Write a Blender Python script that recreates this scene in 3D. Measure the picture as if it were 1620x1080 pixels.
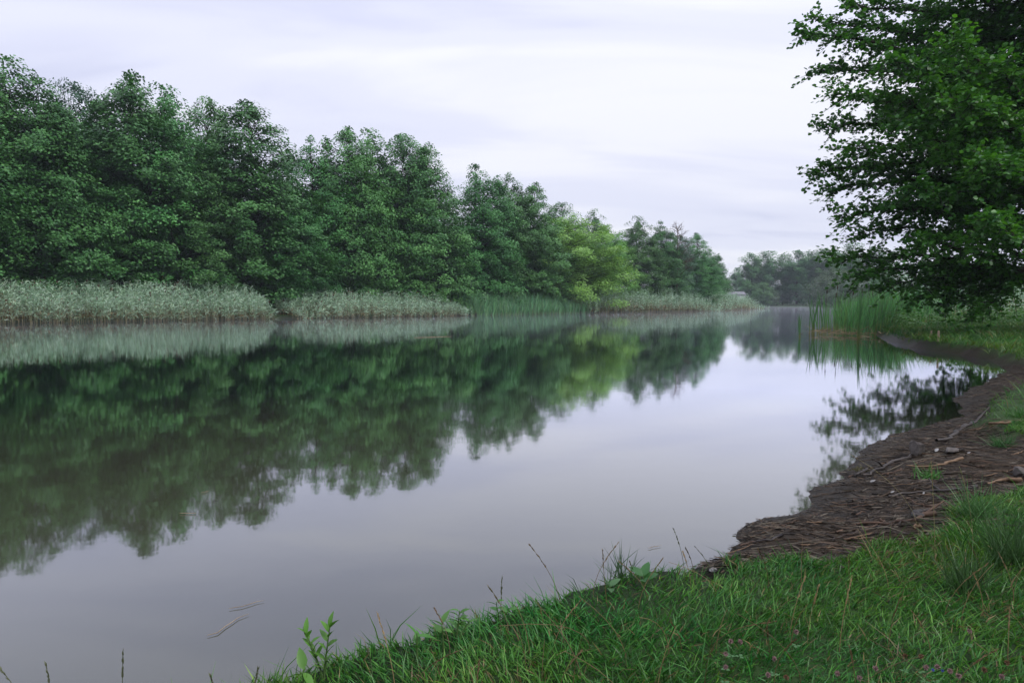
import bpy, math, random
import numpy as np
from mathutils import Vector

SC = bpy.context.scene
for o in list(bpy.data.objects):
    bpy.data.objects.remove(o)
RAD = math.radians
rng = np.random.default_rng(11)
random.seed(5)

# ------------------------------------------------------------------ camera
CAM_H = 1.2
PITCH = math.atan(60.0 / 1080.0)
cam_d = bpy.data.cameras.new('camera')
cam_d.lens = 24.0
cam_d.sensor_width = 36.0
cam_d.clip_start = 0.05
cam_d.clip_end = 5000
cam = bpy.data.objects.new('camera', cam_d)
SC.collection.objects.link(cam)
cam.location = (0, 0, CAM_H)
cam.rotation_euler = (math.pi / 2 - PITCH, 0, 0)
SC.camera = cam

# ------------------------------------------------------------------ sky, sun, exposure
SUN_EL, SUN_AZ = 50.0, 118.0        # azimuth measured from +Y towards +X
world = bpy.data.worlds.new('World')
SC.world = world
world.use_nodes = True
wn, wl = world.node_tree.nodes, world.node_tree.links
wn.clear()
w_out = wn.new('ShaderNodeOutputWorld')
w_bg = wn.new('ShaderNodeBackground')
w_bg.inputs['Strength'].default_value = 0.1
w_sky = wn.new('ShaderNodeTexSky')
w_sky.sky_type = 'NISHITA'
w_sky.sun_disc = False
w_sky.sun_elevation = RAD(SUN_EL)
w_sky.sun_rotation = RAD(SUN_AZ)
w_tc = wn.new('ShaderNodeTexCoord')
w_sep = wn.new('ShaderNodeSeparateXYZ')
wl.new(w_tc.outputs['Generated'], w_sep.inputs[0])
def wmath(op, a, b=None, c=None):
    n = wn.new('ShaderNodeMath'); n.operation = op
    for i, v in enumerate((a, b, c)):
        if v is None: continue
        if isinstance(v, (int, float)): n.inputs[i].default_value = v
        else: wl.new(v, n.inputs[i])
    return n.outputs[0]
zc = wmath('MAXIMUM', w_sep.outputs[2], 0.0)
zd = wmath('ADD', zc, 0.16)
u = wmath('DIVIDE', w_sep.outputs[0], zd)
v = wmath('DIVIDE', w_sep.outputs[1], zd)
comb = wn.new('ShaderNodeCombineXYZ')
wl.new(u, comb.inputs[0]); wl.new(v, comb.inputs[1])
mp = wn.new('ShaderNodeMapping')
mp.inputs['Rotation'].default_value = (0, 0, RAD(-24))
mp.inputs['Scale'].default_value = (0.34, 1.0, 1)
mp.inputs['Location'].default_value = (0.7, 2.35, 0)
wl.new(comb.outputs[0], mp.inputs[0])
def wnoise(scale, detail, rough, dist):
    n = wn.new('ShaderNodeTexNoise')
    n.inputs['Scale'].default_value = scale; n.inputs['Detail'].default_value = detail
    n.inputs['Roughness'].default_value = rough; n.inputs['Distortion'].default_value = dist
    wl.new(mp.outputs[0], n.inputs['Vector'])
    return n.outputs['Fac']
nz = wmath('ADD', wmath('MULTIPLY', wnoise(0.75, 2.0, 0.45, 0.3), 0.58),
           wmath('MULTIPLY', wnoise(2.2, 4.0, 0.5, 0.6), 0.42))
ramp = wn.new('ShaderNodeValToRGB')
ramp.color_ramp.interpolation = 'EASE'
e = ramp.color_ramp.elements
e[0].position = 0.38; e[0].color = (0.60, 0.62, 0.80, 1)
e[1].position = 0.60; e[1].color = (0.85, 0.855, 0.94, 1)
m_ = e.new(0.50); m_.color = (0.735, 0.75, 0.895, 1)
wl.new(nz, ramp.inputs[0])
# an overcast sky is somewhat brighter overhead than at the horizon
lift = wmath('MULTIPLY_ADD', wmath('MULTIPLY', zc, zc), 8.0, 6.35)
cl = wn.new('ShaderNodeVectorMath'); cl.operation = 'SCALE'
wl.new(ramp.outputs[0], cl.inputs[0]); wl.new(lift, cl.inputs['Scale'])
w_mix = wn.new('ShaderNodeMix'); w_mix.data_type = 'RGBA'
w_mix.inputs['Factor'].default_value = 0.93
wl.new(w_sky.outputs[0], w_mix.inputs['A']); wl.new(cl.outputs[0], w_mix.inputs['B'])
wl.new(w_mix.outputs['Result'], w_bg.inputs['Color'])
wl.new(w_bg.outputs[0], w_out.inputs['Surface'])

sun_d = bpy.data.lights.new('sun', 'SUN')
sun_d.energy = 1.5
sun_d.angle = RAD(25)
sun_d.color = (1.0, 0.96, 0.9)
sun = bpy.data.objects.new('sun', sun_d)
SC.collection.objects.link(sun)
az = RAD(SUN_AZ)
sdir = Vector((math.sin(az) * math.cos(RAD(SUN_EL)), math.cos(az) * math.cos(RAD(SUN_EL)), math.sin(RAD(SUN_EL))))
sun.rotation_euler = (-sdir).to_track_quat('-Z', 'Y').to_euler()

SC.view_settings.view_transform = 'Standard'
SC.view_settings.look = 'None'
SC.view_settings.gamma = 1.0
SC.view_settings.exposure = 0.75
SC.view_settings.use_curve_mapping = False
cy = SC.cycles
cy.use_denoising = True
cy.max_bounces = 6
cy.diffuse_bounces = 3
cy.glossy_bounces = 3
cy.transmission_bounces = 3
cy.transparent_max_bounces = 8
cy.volume_bounces = 1
cy.caustics_reflective = False
cy.caustics_refractive = False

# ------------------------------------------------------------------ helpers
def ray(px, py):
    """direction of the ray through a pixel of the 1620x1080 photograph"""
    cx, cyy = (px - 810.0) / 1080.0, (540.0 - py) / 1080.0
    c, s = math.cos(PITCH), math.sin(PITCH)
    return np.array([cx, c + cyy * s, -s + cyy * c])
def on_z(px, py, z=0.0):
    d = ray(px, py); t = (z - CAM_H) / d[2]
    return np.array([d[0] * t, d[1] * t, z])
def at_y(px, py, Y):
    d = ray(px, py); t = Y / d[1]
    return np.array([d[0] * t, Y, CAM_H + d[2] * t])

def tag(o, label=None, cat=None, group=None, kind=None):
    if label: o['label'] = label
    if cat: o['category'] = cat
    if group: o['group'] = group
    if kind: o['kind'] = kind
    return o
def link(name, me, mat=None, parent=None):
    if mat is not None and not me.materials:
        me.materials.append(mat)
    o = bpy.data.objects.new(name, me)
    SC.collection.objects.link(o)
    if parent is not None: o.parent = parent
    return o
def empty(name, loc=(0, 0, 0), rz=0.0, scale=(1, 1, 1)):
    o = bpy.data.objects.new(name, None)
    o.empty_display_size = 0.2
    SC.collection.objects.link(o)
    o.location = loc; o.rotation_euler = (0, 0, rz); o.scale = scale
    return o
def np_mesh(name, V, F, tint=None, smooth=False):
    """V (n,3); F (m,k) array or list of such arrays; tint (n,3) colours or (n,) values"""
    V = np.asarray(V, np.float32)
    Fs = F if isinstance(F, list) else [F]
    Fs = [np.asarray(f, np.int32) for f in Fs if len(f)]
    me = bpy.data.meshes.new(name)
    me.vertices.add(len(V)); me.vertices.foreach_set('co', V.ravel())
    nl = sum(f.size for f in Fs); nf = sum(len(f) for f in Fs)
    me.loops.add(nl); me.polygons.add(nf)
    me.loops.foreach_set('vertex_index', np.concatenate([f.ravel() for f in Fs]))
    tot = np.concatenate([np.full(len(f), f.shape[1], np.int32) for f in Fs])
    me.polygons.foreach_set('loop_start', np.concatenate([[0], np.cumsum(tot)[:-1]]).astype(np.int32))
    if smooth: me.polygons.foreach_set('use_smooth', np.ones(nf, bool))
    if tint is not None:
        tint = np.asarray(tint, np.float32)
        if tint.ndim == 1: tint = np.repeat(tint[:, None], 3, 1)
        a = me.attributes.new('tint', 'FLOAT_COLOR', 'POINT')
        a.data.foreach_set('color', np.hstack([tint, np.ones((len(tint), 1), np.float32)]).astype(np.float32).ravel())
    me.update(calc_edges=True)
    return me
class MB:
    """collects vertex / face blocks into one mesh"""
    def __init__(s): s.V, s.F, s.T, s.n = [], {}, [], 0
    def add(s, V, F, tint=(0.5, 0.5, 0.5)):
        V = np.asarray(V, float); F = np.asarray(F)
        s.V.append(V); s.F.setdefault(F.shape[1], []).append(F + s.n)
        t = np.asarray(tint, float)
        s.T.append(np.broadcast_to(t, (len(V), 3)) if t.ndim == 1 else t)
        s.n += len(V)
    def mesh(s, name, smooth=False):
        return np_mesh(name, np.vstack(s.V), [np.vstack(f) for f in s.F.values()], np.vstack(s.T), smooth)
def norm(a):
    return a / np.maximum(np.linalg.norm(a, axis=-1, keepdims=True), 1e-9)
def tube(P, R, sides=6, cap=True):
    P = np.asarray(P, float); R = np.asarray(R, float); K = len(P)
    T = norm(np.gradient(P, axis=0))
    ref = np.array([0, 0, 1.0]) if abs(T[:, 2]).mean() < 0.8 else np.array([1.0, 0, 0])
    A = norm(np.cross(T, ref)); B = np.cross(T, A)
    a = np.linspace(0, 2 * np.pi, sides, endpoint=False)
    V = P[:, None] + R[:, None, None] * (np.cos(a)[None, :, None] * A[:, None] + np.sin(a)[None, :, None] * B[:, None])
    i = np.arange(K - 1)[:, None] * sides; j = np.arange(sides)[None]; j2 = (j + 1) % sides
    F = np.stack([i + j, i + j2, i + sides + j2, i + sides + j], -1).reshape(-1, 4)
    return V.reshape(-1, 3), F
def ribbons(P0, D, L, W, droop, segs, wprof, side=None, bend=None):
    """n flat blades; bend: horizontal vector each tip is pushed along"""
    n = len(P0); t = np.linspace(0, 1, segs + 1)
    L = np.asarray(L)[:, None, None]
    C = P0[:, None] + D[:, None] * L * t[None, :, None]
    C[:, :, 2] -= np.asarray(droop)[:, None] * L[:, :, 0] * (t ** 2)[None]
    if bend is not None: C += bend[:, None] * L * (t ** 2)[None, :, None]
    if side is None:
        r = rng.normal(size=(n, 3)); r[:, 2] *= 0.3
        side = norm(np.cross(D, r))
    w = np.asarray(W)[:, None, None] * np.asarray(wprof)[None, :, None] * 0.5
    V = np.stack([C - side[:, None] * w, C + side[:, None] * w], 2).reshape(-1, 3)
    i = (np.arange(n) * 2 * (segs + 1))[:, None] + (np.arange(segs) * 2)[None]
    F = np.stack([i, i + 1, i + 3, i + 2], -1).reshape(-1, 4)
    return V, F, t
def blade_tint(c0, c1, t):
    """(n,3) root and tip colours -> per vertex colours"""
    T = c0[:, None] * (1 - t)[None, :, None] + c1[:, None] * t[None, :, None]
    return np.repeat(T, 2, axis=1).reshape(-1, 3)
def hash2(ix, iy, s=0):
    h = (ix.astype(np.int64) * 374761393 + iy.astype(np.int64) * 668265263 + s * 1442695041) & 0xFFFFFFFF
    h = ((h ^ (h >> 13)) * 1274126177) & 0xFFFFFFFF
    return ((h ^ (h >> 16)) & 0xFFFF) / 65535.0
def vnoise(x, y, s=0):
    x = np.asarray(x, float); y = np.asarray(y, float)
    ix, iy = np.floor(x), np.floor(y); fx, fy = x - ix, y - iy
    fx = fx * fx * (3 - 2 * fx); fy = fy * fy * (3 - 2 * fy)
    a = hash2(ix, iy, s); b = hash2(ix + 1, iy, s); c = hash2(ix, iy + 1, s); d = hash2(ix + 1, iy + 1, s)
    return (a * (1 - fx) + b * fx) * (1 - fy) + (c * (1 - fx) + d * fx) * fy
def fnoise(x, y, s=0, o=3):
    r, a = 0, 0.5
    for k in range(o):
        r = r + a * vnoise(np.asarray(x) * 2 ** k, np.asarray(y) * 2 ** k, s + k); a *= 0.5
    return r
def sstep(a, b, x):
    t = np.clip((x - a) / (b - a), 0, 1); return t * t * (3 - 2 * t)
def poly_sd(poly, x, y):
    """signed distance, positive inside"""
    x = np.asarray(x, float); y = np.asarray(y, float)
    d = np.full(x.shape, 1e18); inside = np.zeros(x.shape, bool)
    n = len(poly)
    for i in range(n):
        ax, ay = poly[i]; bx, by = poly[(i + 1) % n]
        ex, ey = bx - ax, by - ay
        t = np.clip(((x - ax) * ex + (y - ay) * ey) / (ex * ex + ey * ey + 1e-12), 0, 1)
        d = np.minimum(d, (x - ax - t * ex) ** 2 + (y - ay - t * ey) ** 2)
        if ay != by:
            cr = ((ay > y) != (by > y)) & (x < (bx - ax) * (y - ay) / (by - ay) + ax)
            inside ^= cr
    d = np.sqrt(d)
    return np.where(inside, d, -d)

# ------------------------------------------------------------------ materials
def new_mat(name):
    m = bpy.data.materials.new(name); m.use_nodes = True
    nt = m.node_tree; nt.nodes.clear()
    out = nt.nodes.new('ShaderNodeOutputMaterial')
    return m, nt, out
def N(nt, typ, **kw):
    n = nt.nodes.new(typ)
    for k, v_ in kw.items(): setattr(n, k, v_)
    return n
def leaf_mat(name, dark, light, transl=0.3, rough=0.5, spec=0.3, objvar=0.2):
    """leaf colour runs dark..light with each leaf's own value and a little from tree to tree"""
    m, nt, out = new_mat(name); L = nt.links
    at = N(nt, 'ShaderNodeAttribute', attribute_name='tint')
    mix = N(nt, 'ShaderNodeMix', data_type='RGBA')
    mix.inputs['A'].default_value = (*dark, 1); mix.inputs['B'].default_value = (*light, 1)
    L.new(at.outputs['Fac'], mix.inputs['Factor'])
    oi = N(nt, 'ShaderNodeObjectInfo')
    mr = N(nt, 'ShaderNodeMapRange'); mr.inputs['To Min'].default_value = 1 - objvar; mr.inputs['To Max'].default_value = 1 + objvar
    L.new(oi.outputs['Random'], mr.inputs['Value'])
    hs = N(nt, 'ShaderNodeHueSaturation'); L.new(mix.outputs['Result'], hs.inputs['Color']); L.new(mr.outputs[0], hs.inputs['Value'])
    mh = N(nt, 'ShaderNodeMath', operation='MULTIPLY'); mh.inputs[1].default_value = 7.31; L.new(oi.outputs['Random'], mh.inputs[0])
    fr = N(nt, 'ShaderNodeMath', operation='FRACT'); L.new(mh.outputs[0], fr.inputs[0])
    mq = N(nt, 'ShaderNodeMapRange'); mq.inputs['To Min'].default_value = 0.482; mq.inputs['To Max'].default_value = 0.512
    L.new(fr.outputs[0], mq.inputs['Value']); L.new(mq.outputs[0], hs.inputs['Hue'])
    p = N(nt, 'ShaderNodeBsdfPrincipled'); p.inputs['Roughness'].default_value = rough
    p.inputs['Specular IOR Level'].default_value = spec
    L.new(hs.outputs[0], p.inputs['Base Color'])
    tr = N(nt, 'ShaderNodeBsdfTranslucent')
    h2 = N(nt, 'ShaderNodeHueSaturation'); h2.inputs['Saturation'].default_value = 1.15; h2.inputs['Value'].default_value = 1.25; h2.inputs['Hue'].default_value = 0.485
    L.new(hs.outputs[0], h2.inputs['Color']); L.new(h2.outputs[0], tr.inputs['Color'])
    ms = N(nt, 'ShaderNodeMixShader'); ms.inputs[0].default_value = transl
    L.new(p.outputs[0], ms.inputs[1]); L.new(tr.outputs[0], ms.inputs[2]); L.new(ms.outputs[0], out.inputs['Surface'])
    return m
def tint_mat(name, rough=0.6, transl=0.2, spec=0.3, gain=1.0):
    """surface takes its colour from the piece's own tint"""
    m, nt, out = new_mat(name); L = nt.links
    at = N(nt, 'ShaderNodeAttribute', attribute_name='tint')
    p = N(nt, 'ShaderNodeBsdfPrincipled'); p.inputs['Roughness'].default_value = rough
    p.inputs['Specular IOR Level'].default_value = spec
    hs = N(nt, 'ShaderNodeHueSaturation'); hs.inputs['Value'].default_value = gain
    L.new(at.outputs['Color'], hs.inputs['Color']); L.new(hs.outputs[0], p.inputs['Base Color'])
    if transl > 0:
        tr = N(nt, 'ShaderNodeBsdfTranslucent'); L.new(hs.outputs[0], tr.inputs['Color'])
        ms = N(nt, 'ShaderNodeMixShader'); ms.inputs[0].default_value = transl
        L.new(p.outputs[0], ms.inputs[1]); L.new(tr.outputs[0], ms.inputs[2]); L.new(ms.outputs[0], out.inputs['Surface'])
    else: L.new(p.outputs[0], out.inputs['Surface'])
    return m
def noisy_mat(name, c1, c2, scale, rough=0.8, bump=0.3, bdist=0.02, stretch=(1, 1, 1), spec=0.2):
    m, nt, out = new_mat(name); L = nt.links
    tc = N(nt, 'ShaderNodeTexCoord'); mpn = N(nt, 'ShaderNodeMapping'); mpn.inputs['Scale'].default_value = stretch
    L.new(tc.outputs['Object'], mpn.inputs[0])
    nz_ = N(nt, 'ShaderNodeTexNoise'); nz_.inputs['Scale'].default_value = scale; nz_.inputs['Detail'].default_value = 6; nz_.inputs['Roughness'].default_value = 0.65
    L.new(mpn.outputs[0], nz_.inputs['Vector'])
    r = N(nt, 'ShaderNodeValToRGB'); r.color_ramp.elements[0].position = 0.35; r.color_ramp.elements[1].position = 0.68
    r.color_ramp.elements[0].color = (*c1, 1); r.color_ramp.elements[1].color = (*c2, 1)
    L.new(nz_.outputs['Fac'], r.inputs[0])
    p = N(nt, 'ShaderNodeBsdfPrincipled'); p.inputs['Roughness'].default_value = rough; p.inputs['Specular IOR Level'].default_value = spec
    L.new(r.outputs[0], p.inputs['Base Color'])
    b = N(nt, 'ShaderNodeBump'); b.inputs['Strength'].default_value = bump; b.inputs['Distance'].default_value = bdist
    L.new(nz_.outputs['Fac'], b.inputs['Height']); L.new(b.outputs[0], p.inputs['Normal'])
    L.new(p.outputs[0], out.inputs['Surface'])
    return m

M = {}
M['alder'] = leaf_mat('alder_leaves', (0.015, 0.078, 0.020), (0.106, 0.290, 0.074), transl=0.15)
M['alder_grey'] = leaf_mat('grey_green_leaves', (0.022, 0.066, 0.038), (0.080, 0.165, 0.090))
M['maple'] = leaf_mat('light_leaves', (0.085, 0.215, 0.042), (0.205, 0.430, 0.100))
M['willow'] = leaf_mat('willow_leaves', (0.045, 0.085, 0.045), (0.11, 0.17, 0.09))
M['poplar'] = leaf_mat('poplar_leaves', (0.036, 0.115, 0.040), (0.12, 0.27, 0.09))
M['near'] = leaf_mat('near_tree_leaves', (0.020, 0.082, 0.015), (0.088, 0.245, 0.040), transl=0.34, rough=0.42, spec=0.4)
M['shrub'] = leaf_mat('shrub_leaves', (0.035, 0.10, 0.022), (0.09, 0.20, 0.05))
M['bark'] = noisy_mat('bark', (0.018, 0.014, 0.012), (0.055, 0.045, 0.038), 9, 0.9, 0.8, 0.03, (1, 1, 0.25))
M['reed'] = tint_mat('reed_leaves', 0.55, 0.25)
M['grass'] = tint_mat('grass_blades', 0.45, 0.25, 0.35)
M['dry'] = tint_mat('dry_stems', 0.7, 0.1)
M['flower'] = tint_mat('flower_petals', 0.7, 0.3)
M['debris'] = tint_mat('bank_debris', 0.75, 0.0)
M['plant'] = tint_mat('plant_leaves', 0.42, 0.3, 0.4)
M['wood_dark'] = noisy_mat('wet_wood', (0.010, 0.008, 0.008), (0.045, 0.034, 0.028), 30, 0.55, 0.5, 0.01, (0.3, 1, 1), 0.4)
M['wood_tan'] = noisy_mat('peeled_wood', (0.070, 0.042, 0.024), (0.19, 0.125, 0.075), 25, 0.7, 0.4, 0.01, (0.3, 1, 1))
M['wood_brown'] = noisy_mat('brown_wood', (0.035, 0.022, 0.016), (0.12, 0.075, 0.050), 25, 0.75, 0.5, 0.01, (0.3, 1, 1))
M['stake'] = noisy_mat('stake_wood', (0.16, 0.12, 0.08), (0.36, 0.29, 0.20), 12, 0.85, 0.4, 0.01, (1, 1, 0.2))
M['stone'] = noisy_mat('stone', (0.050, 0.044, 0.040), (0.125, 0.112, 0.102), 14, 0.85, 0.6, 0.02)
M['feather'] = noisy_mat('feather', (0.13, 0.13, 0.13), (0.24, 0.24, 0.24), 30, 0.8, 0.1, 0.005)
M['wall_white'] = noisy_mat('white_render', (0.58, 0.58, 0.60), (0.74, 0.74, 0.76), 2, 0.9, 0.1, 0.01)
M['roof_grey'] = noisy_mat('grey_roof', (0.10, 0.10, 0.11), (0.20, 0.20, 0.22), 3, 0.8, 0.2, 0.02)
M['glass'] = noisy_mat('dark_glass', (0.02, 0.025, 0.03), (0.04, 0.05, 0.06), 2, 0.1, 0.0, 0.01, (1, 1, 1), 0.5)

def water_mat():
    m, nt, out = new_mat('lake_water'); L = nt.links
    tc = N(nt, 'ShaderNodeTexCoord')
    mpn = N(nt, 'ShaderNodeMapping'); mpn.inputs['Scale'].default_value = (1.0, 1.0, 1.0)
    L.new(tc.outputs['Object'], mpn.inputs[0])
    nz_ = N(nt, 'ShaderNodeTexNoise'); nz_.inputs['Scale'].default_value = 3.5; nz_.inputs['Detail'].default_value = 3
    L.new(mpn.outputs[0], nz_.inputs['Vector'])
    b = N(nt, 'ShaderNodeBump'); b.inputs['Strength'].default_value = 0.12; b.inputs['Distance'].default_value = 0.004
    L.new(nz_.outputs['Fac'], b.inputs['Height'])
    # smoother and rougher patches where a light breeze touched the surface
    n2 = N(nt, 'ShaderNodeTexNoise'); n2.inputs['Scale'].default_value = 0.11; n2.inputs['Detail'].default_value = 3
    L.new(tc.outputs['Object'], n2.inputs['Vector'])
    mr = N(nt, 'ShaderNodeMapRange'); mr.inputs['From Min'].default_value = 0.35; mr.inputs['From Max'].default_value = 0.7
    mr.inputs['To Min'].default_value = 0.03; mr.inputs['To Max'].default_value = 0.06
    L.new(n2.outputs['Fac'], mr.inputs['Value'])
    d = N(nt, 'ShaderNodeBsdfDiffuse'); d.inputs['Color'].default_value = (0.040, 0.043, 0.026, 1)
    g = N(nt, 'ShaderNodeBsdfGlossy'); g.inputs['Color'].default_value = (0.92, 0.93, 1.0, 1)
    L.new(mr.outputs[0], g.inputs['Roughness']); L.new(b.outputs[0], g.inputs['Normal'])
    f = N(nt, 'ShaderNodeFresnel'); f.inputs['IOR'].default_value = 1.4
    L.new(b.outputs[0], f.inputs['Normal'])
    fm = N(nt, 'ShaderNodeMath', operation='MULTIPLY', use_clamp=True); fm.inputs[1].default_value = 2.0; L.new(f.outputs[0], fm.inputs[0])
    ms = N(nt, 'ShaderNodeMixShader'); L.new(fm.outputs[0], ms.inputs[0])
    L.new(d.outputs[0], ms.inputs[1]); L.new(g.outputs[0], ms.inputs[2]); L.new(ms.outputs[0], out.inputs['Surface'])
    return m
M['water'] = water_mat()

def ground_mat():
    """tint.r = how muddy"""
    m, nt, out = new_mat('bank_ground'); L = nt.links
    tc = N(nt, 'ShaderNodeTexCoord')
    at = N(nt, 'ShaderNodeAttribute', attribute_name='tint')
    def noise(scale, det, stretch=(1, 1, 1), rot=0):
        mpn = N(nt, 'ShaderNodeMapping'); mpn.inputs['Scale'].default_value = stretch; mpn.inputs['Rotation'].default_value = (0, 0, rot)
        L.new(tc.outputs['Object'], mpn.inputs[0])
        n = N(nt, 'ShaderNodeTexNoise'); n.inputs['Scale'].default_value = scale; n.inputs['Detail'].default_value = det; n.inputs['Roughness'].default_value = 0.65
        L.new(mpn.outputs[0], n.inputs['Vector']); return n.outputs['Fac']
    n1 = noise(22, 8, (0.35, 1.4, 1), 0.25); n2 = noise(5, 6); n3 = noise(2.2, 6)
    r1 = N(nt, 'ShaderNodeValToRGB'); r1.color_ramp.elements[0].position = 0.36; r1.color_ramp.elements[1].position = 0.72
    r1.color_ramp.elements[0].color = (0.014, 0.010, 0.007, 1); r1.color_ramp.elements[1].color = (0.062, 0.043, 0.025, 1)
    L.new(n1, r1.inputs[0])
    r2 = N(nt, 'ShaderNodeValToRGB'); r2.color_ramp.elements[0].position = 0.35; r2.color_ramp.elements[1].position = 0.7
    r2.color_ramp.elements[0].color = (0.016, 0.036, 0.010, 1); r2.color_ramp.elements[1].color = (0.036, 0.080, 0.018, 1)
    L.new(n3, r2.inputs[0])
    mx = N(nt, 'ShaderNodeMix', data_type='RGBA'); sp = N(nt, 'ShaderNodeSeparateColor'); L.new(at.outputs['Color'], sp.inputs[0]); L.new(sp.outputs[0], mx.inputs['Factor'])
    L.new(r2.outputs[0], mx.inputs['A']); L.new(r1.outputs[0], mx.inputs['B'])
    p = N(nt, 'ShaderNodeBsdfPrincipled')
    wd_ = N(nt, 'ShaderNodeMapRange'); wd_.inputs['To Min'].default_value = 1.0; wd_.inputs['To Max'].default_value = 0.45; L.new(sp.outputs[1], wd_.inputs['Value'])
    hv = N(nt, 'ShaderNodeHueSaturation'); L.new(mx.outputs['Result'], hv.inputs['Color']); L.new(wd_.outputs[0], hv.inputs['Value']); L.new(hv.outputs[0], p.inputs['Base Color'])
    rr = N(nt, 'ShaderNodeMapRange'); rr.inputs['To Min'].default_value = 0.45; rr.inputs['To Max'].default_value = 0.95
    L.new(n2, rr.inputs['Value'])
    rw = N(nt, 'ShaderNodeMix', data_type='FLOAT'); L.new(sp.outputs[1], rw.inputs['Factor']); L.new(rr.outputs[0], rw.inputs['A']); rw.inputs['B'].default_value = 0.5; L.new(rw.outputs['Result'], p.inputs['Roughness'])
    p.inputs['Specular IOR Level'].default_value = 0.15
    b = N(nt, 'ShaderNodeBump'); b.inputs['Strength'].default_value = 1.0; b.inputs['Distance'].default_value = 0.05
    L.new(n1, b.inputs['Height']); L.new(b.outputs[0], p.inputs['Normal'])
    L.new(p.outputs[0], out.inputs['Surface'])
    return m
M['ground'] = ground_mat()

# ------------------------------------------------------------------ lie of the land
grass_edge = [on_z(x, y, 0.205)[:2] for x, y in ((500, 1062), (600, 1022), (690, 985), (790, 955), (890, 925), (1000, 896), (1080, 884))]
mud_edge = [on_z(x, y, 0.02)[:2] for x, y in (
    (1138, 880), (1168, 850), (1215, 814), (1266, 798), (1280, 768), (1338, 753), (1333, 732), (1352, 712), (1400, 692),
    (1440, 674), (1528, 657), (1508, 632), (1545, 608), (1592, 586), (1575, 567), (1500, 556), (1440, 547), (1405, 536), (1385, 528))]
left_bank = [(-75, 10), (-50, 24), (-31.4, 41.8), (-19, 54), (-5.4, 68), (7.6, 86), (29, 108), (56.8, 160)]
far_bank = [(68, 200), (79, 236), (89, 258), (94, 259), (118, 256), (128, 240)]
right_bank = [(118, 190), (86, 140), (58, 96), (34, 62), (22, 42), (17.2, 33)]
LAKE = ([(-60, -30), (-20, -6), (-6, 0.9), (-2.2, 1.57), (-0.95, 1.61)] + [tuple(p) for p in grass_edge] + [tuple(p) for p in mud_edge]
        + right_bank[::-1] + far_bank[::-1] + left_bank[::-1])
MUD = [on_z(x, y, 0.15)[:2] for x, y in ((1120, 897), (1250, 884), (1340, 872), (1420, 848), (1490, 824), (1560, 806), (1640, 796), (1720, 785))]
MUD += [on_z(x, y, 0.12)[:2] for x, y in (
    (1760, 700),
    (1640, 706), (1575, 700), (1535, 680), (1548, 655), (1585, 628), (1640, 608), (1690, 592), (1660, 582), (1612, 571),
    (1545, 558), (1480, 550), (1440, 543), (1405, 533))]
MUD = MUD + [tuple(p + np.array([-0.35, 0.0])) for p in mud_edge[::-1]]
def lake_sd(x, y):      # positive on land, shoreline slightly ragged
    j = (fnoise(np.asarray(x) * 2.3, np.asarray(y) * 2.3, 3) - 0.44) * 0.22 + (fnoise(np.asarray(x) * 7, np.asarray(y) * 8, 6) - 0.44) * 0.13
    return -poly_sd(LAKE, x, y) + j
def mud_amount(x, y):
    s = poly_sd(MUD, x, y) + (fnoise(np.asarray(x) * 2.0, np.asarray(y) * 2.0, 8) - 0.44) * 0.7
    return sstep(-0.12, 0.12, s)
def ground_z(x, y):
    x = np.asarray(x, float); y = np.asarray(y, float)
    sd = lake_sd(x, y); m = mud_amount(x, y)
    near = np.exp(-(x ** 2 + y ** 2) / 40 ** 2)
    g = 0.21 * sstep(-0.05, 0.06, sd) + 0.05 * (fnoise(x * 1.1, y * 1.1, 21) - 0.44)
    mu = 0.17 * (1 - np.exp(-np.maximum(sd, 0) / 0.7)) + (0.07 * (fnoise(x * 3.1, y * 4.4, 5, 4) - 0.44) + 0.03 * (vnoise(x * 12, y * 17, 9) - .5) + 0.05 * (vnoise(x * 5, y * 6, 19) - .5)) * sstep(0, 0.5, sd)
    land = g * (1 - m) + mu * m + 0.03 * np.clip(sd - 0.5, 0, 12) + 0.02 * np.clip(sd - 12, 0, 60) * (1 - near)
    bed = np.maximum(0.28 * sd, -1.6) + 0.0
    return np.where(sd > 0, land, bed)
def gz(x, y):
    return float(ground_z(np.array([x]), np.array([y]))[0])
def axis(fine0, fine1, step, lo, hi, grow=1.09):
    a = list(np.arange(fine0, fine1, step)); s = step; xx = a[-1]
    while xx < hi: s *= grow; xx += min(s, 8.0); a.append(xx)
    s = step; xx = a[0]; b = []
    while xx > lo: s *= grow; xx -= min(s, 8.0); b.append(xx)
    return np.array(b[::-1] + a)
gx = axis(-1.2, 6.5, 0.05, -420, 460); gy = axis(0.9, 9.5, 0.055, -60, 560)
GX, GY = np.meshgrid(gx, gy, indexing='ij')
GZ = ground_z(GX.ravel(), GY.ravel())
nx, ny = len(gx), len(gy)
i_ = (np.arange(nx - 1)[:, None] * ny + np.arange(ny - 1)[None]).ravel()
gF = np.stack([i_, i_ + ny, i_ + ny + 1, i_ + 1], -1)
gsd = lake_sd(GX.ravel(), GY.ravel())
gmud = np.maximum(mud_amount(GX.ravel(), GY.ravel()), (gsd < 0.05) * 1.0)
gwet = np.clip(1 - sstep(0.05, 0.5, gsd + (fnoise(GX.ravel() * 1.6, GY.ravel() * 1.6, 63) - 0.44) * 0.9), 0, 1)
gmud = np.stack([gmud, gwet, gmud * 0], -1)
ground = link('ground', np_mesh('ground', np.stack([GX.ravel(), GY.ravel(), GZ], -1), gF, gmud, True), M['ground'])
tag(ground, 'dark earth bank with bare muddy shore at the water edge', None, None, 'structure')
wv = [(-420, -60, 0), (460, -60, 0), (460, 300, 0), (-420, 300, 0)]
water = link('water', np_mesh('water', wv, np.array([[0, 1, 2, 3]])), M['water'])
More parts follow.
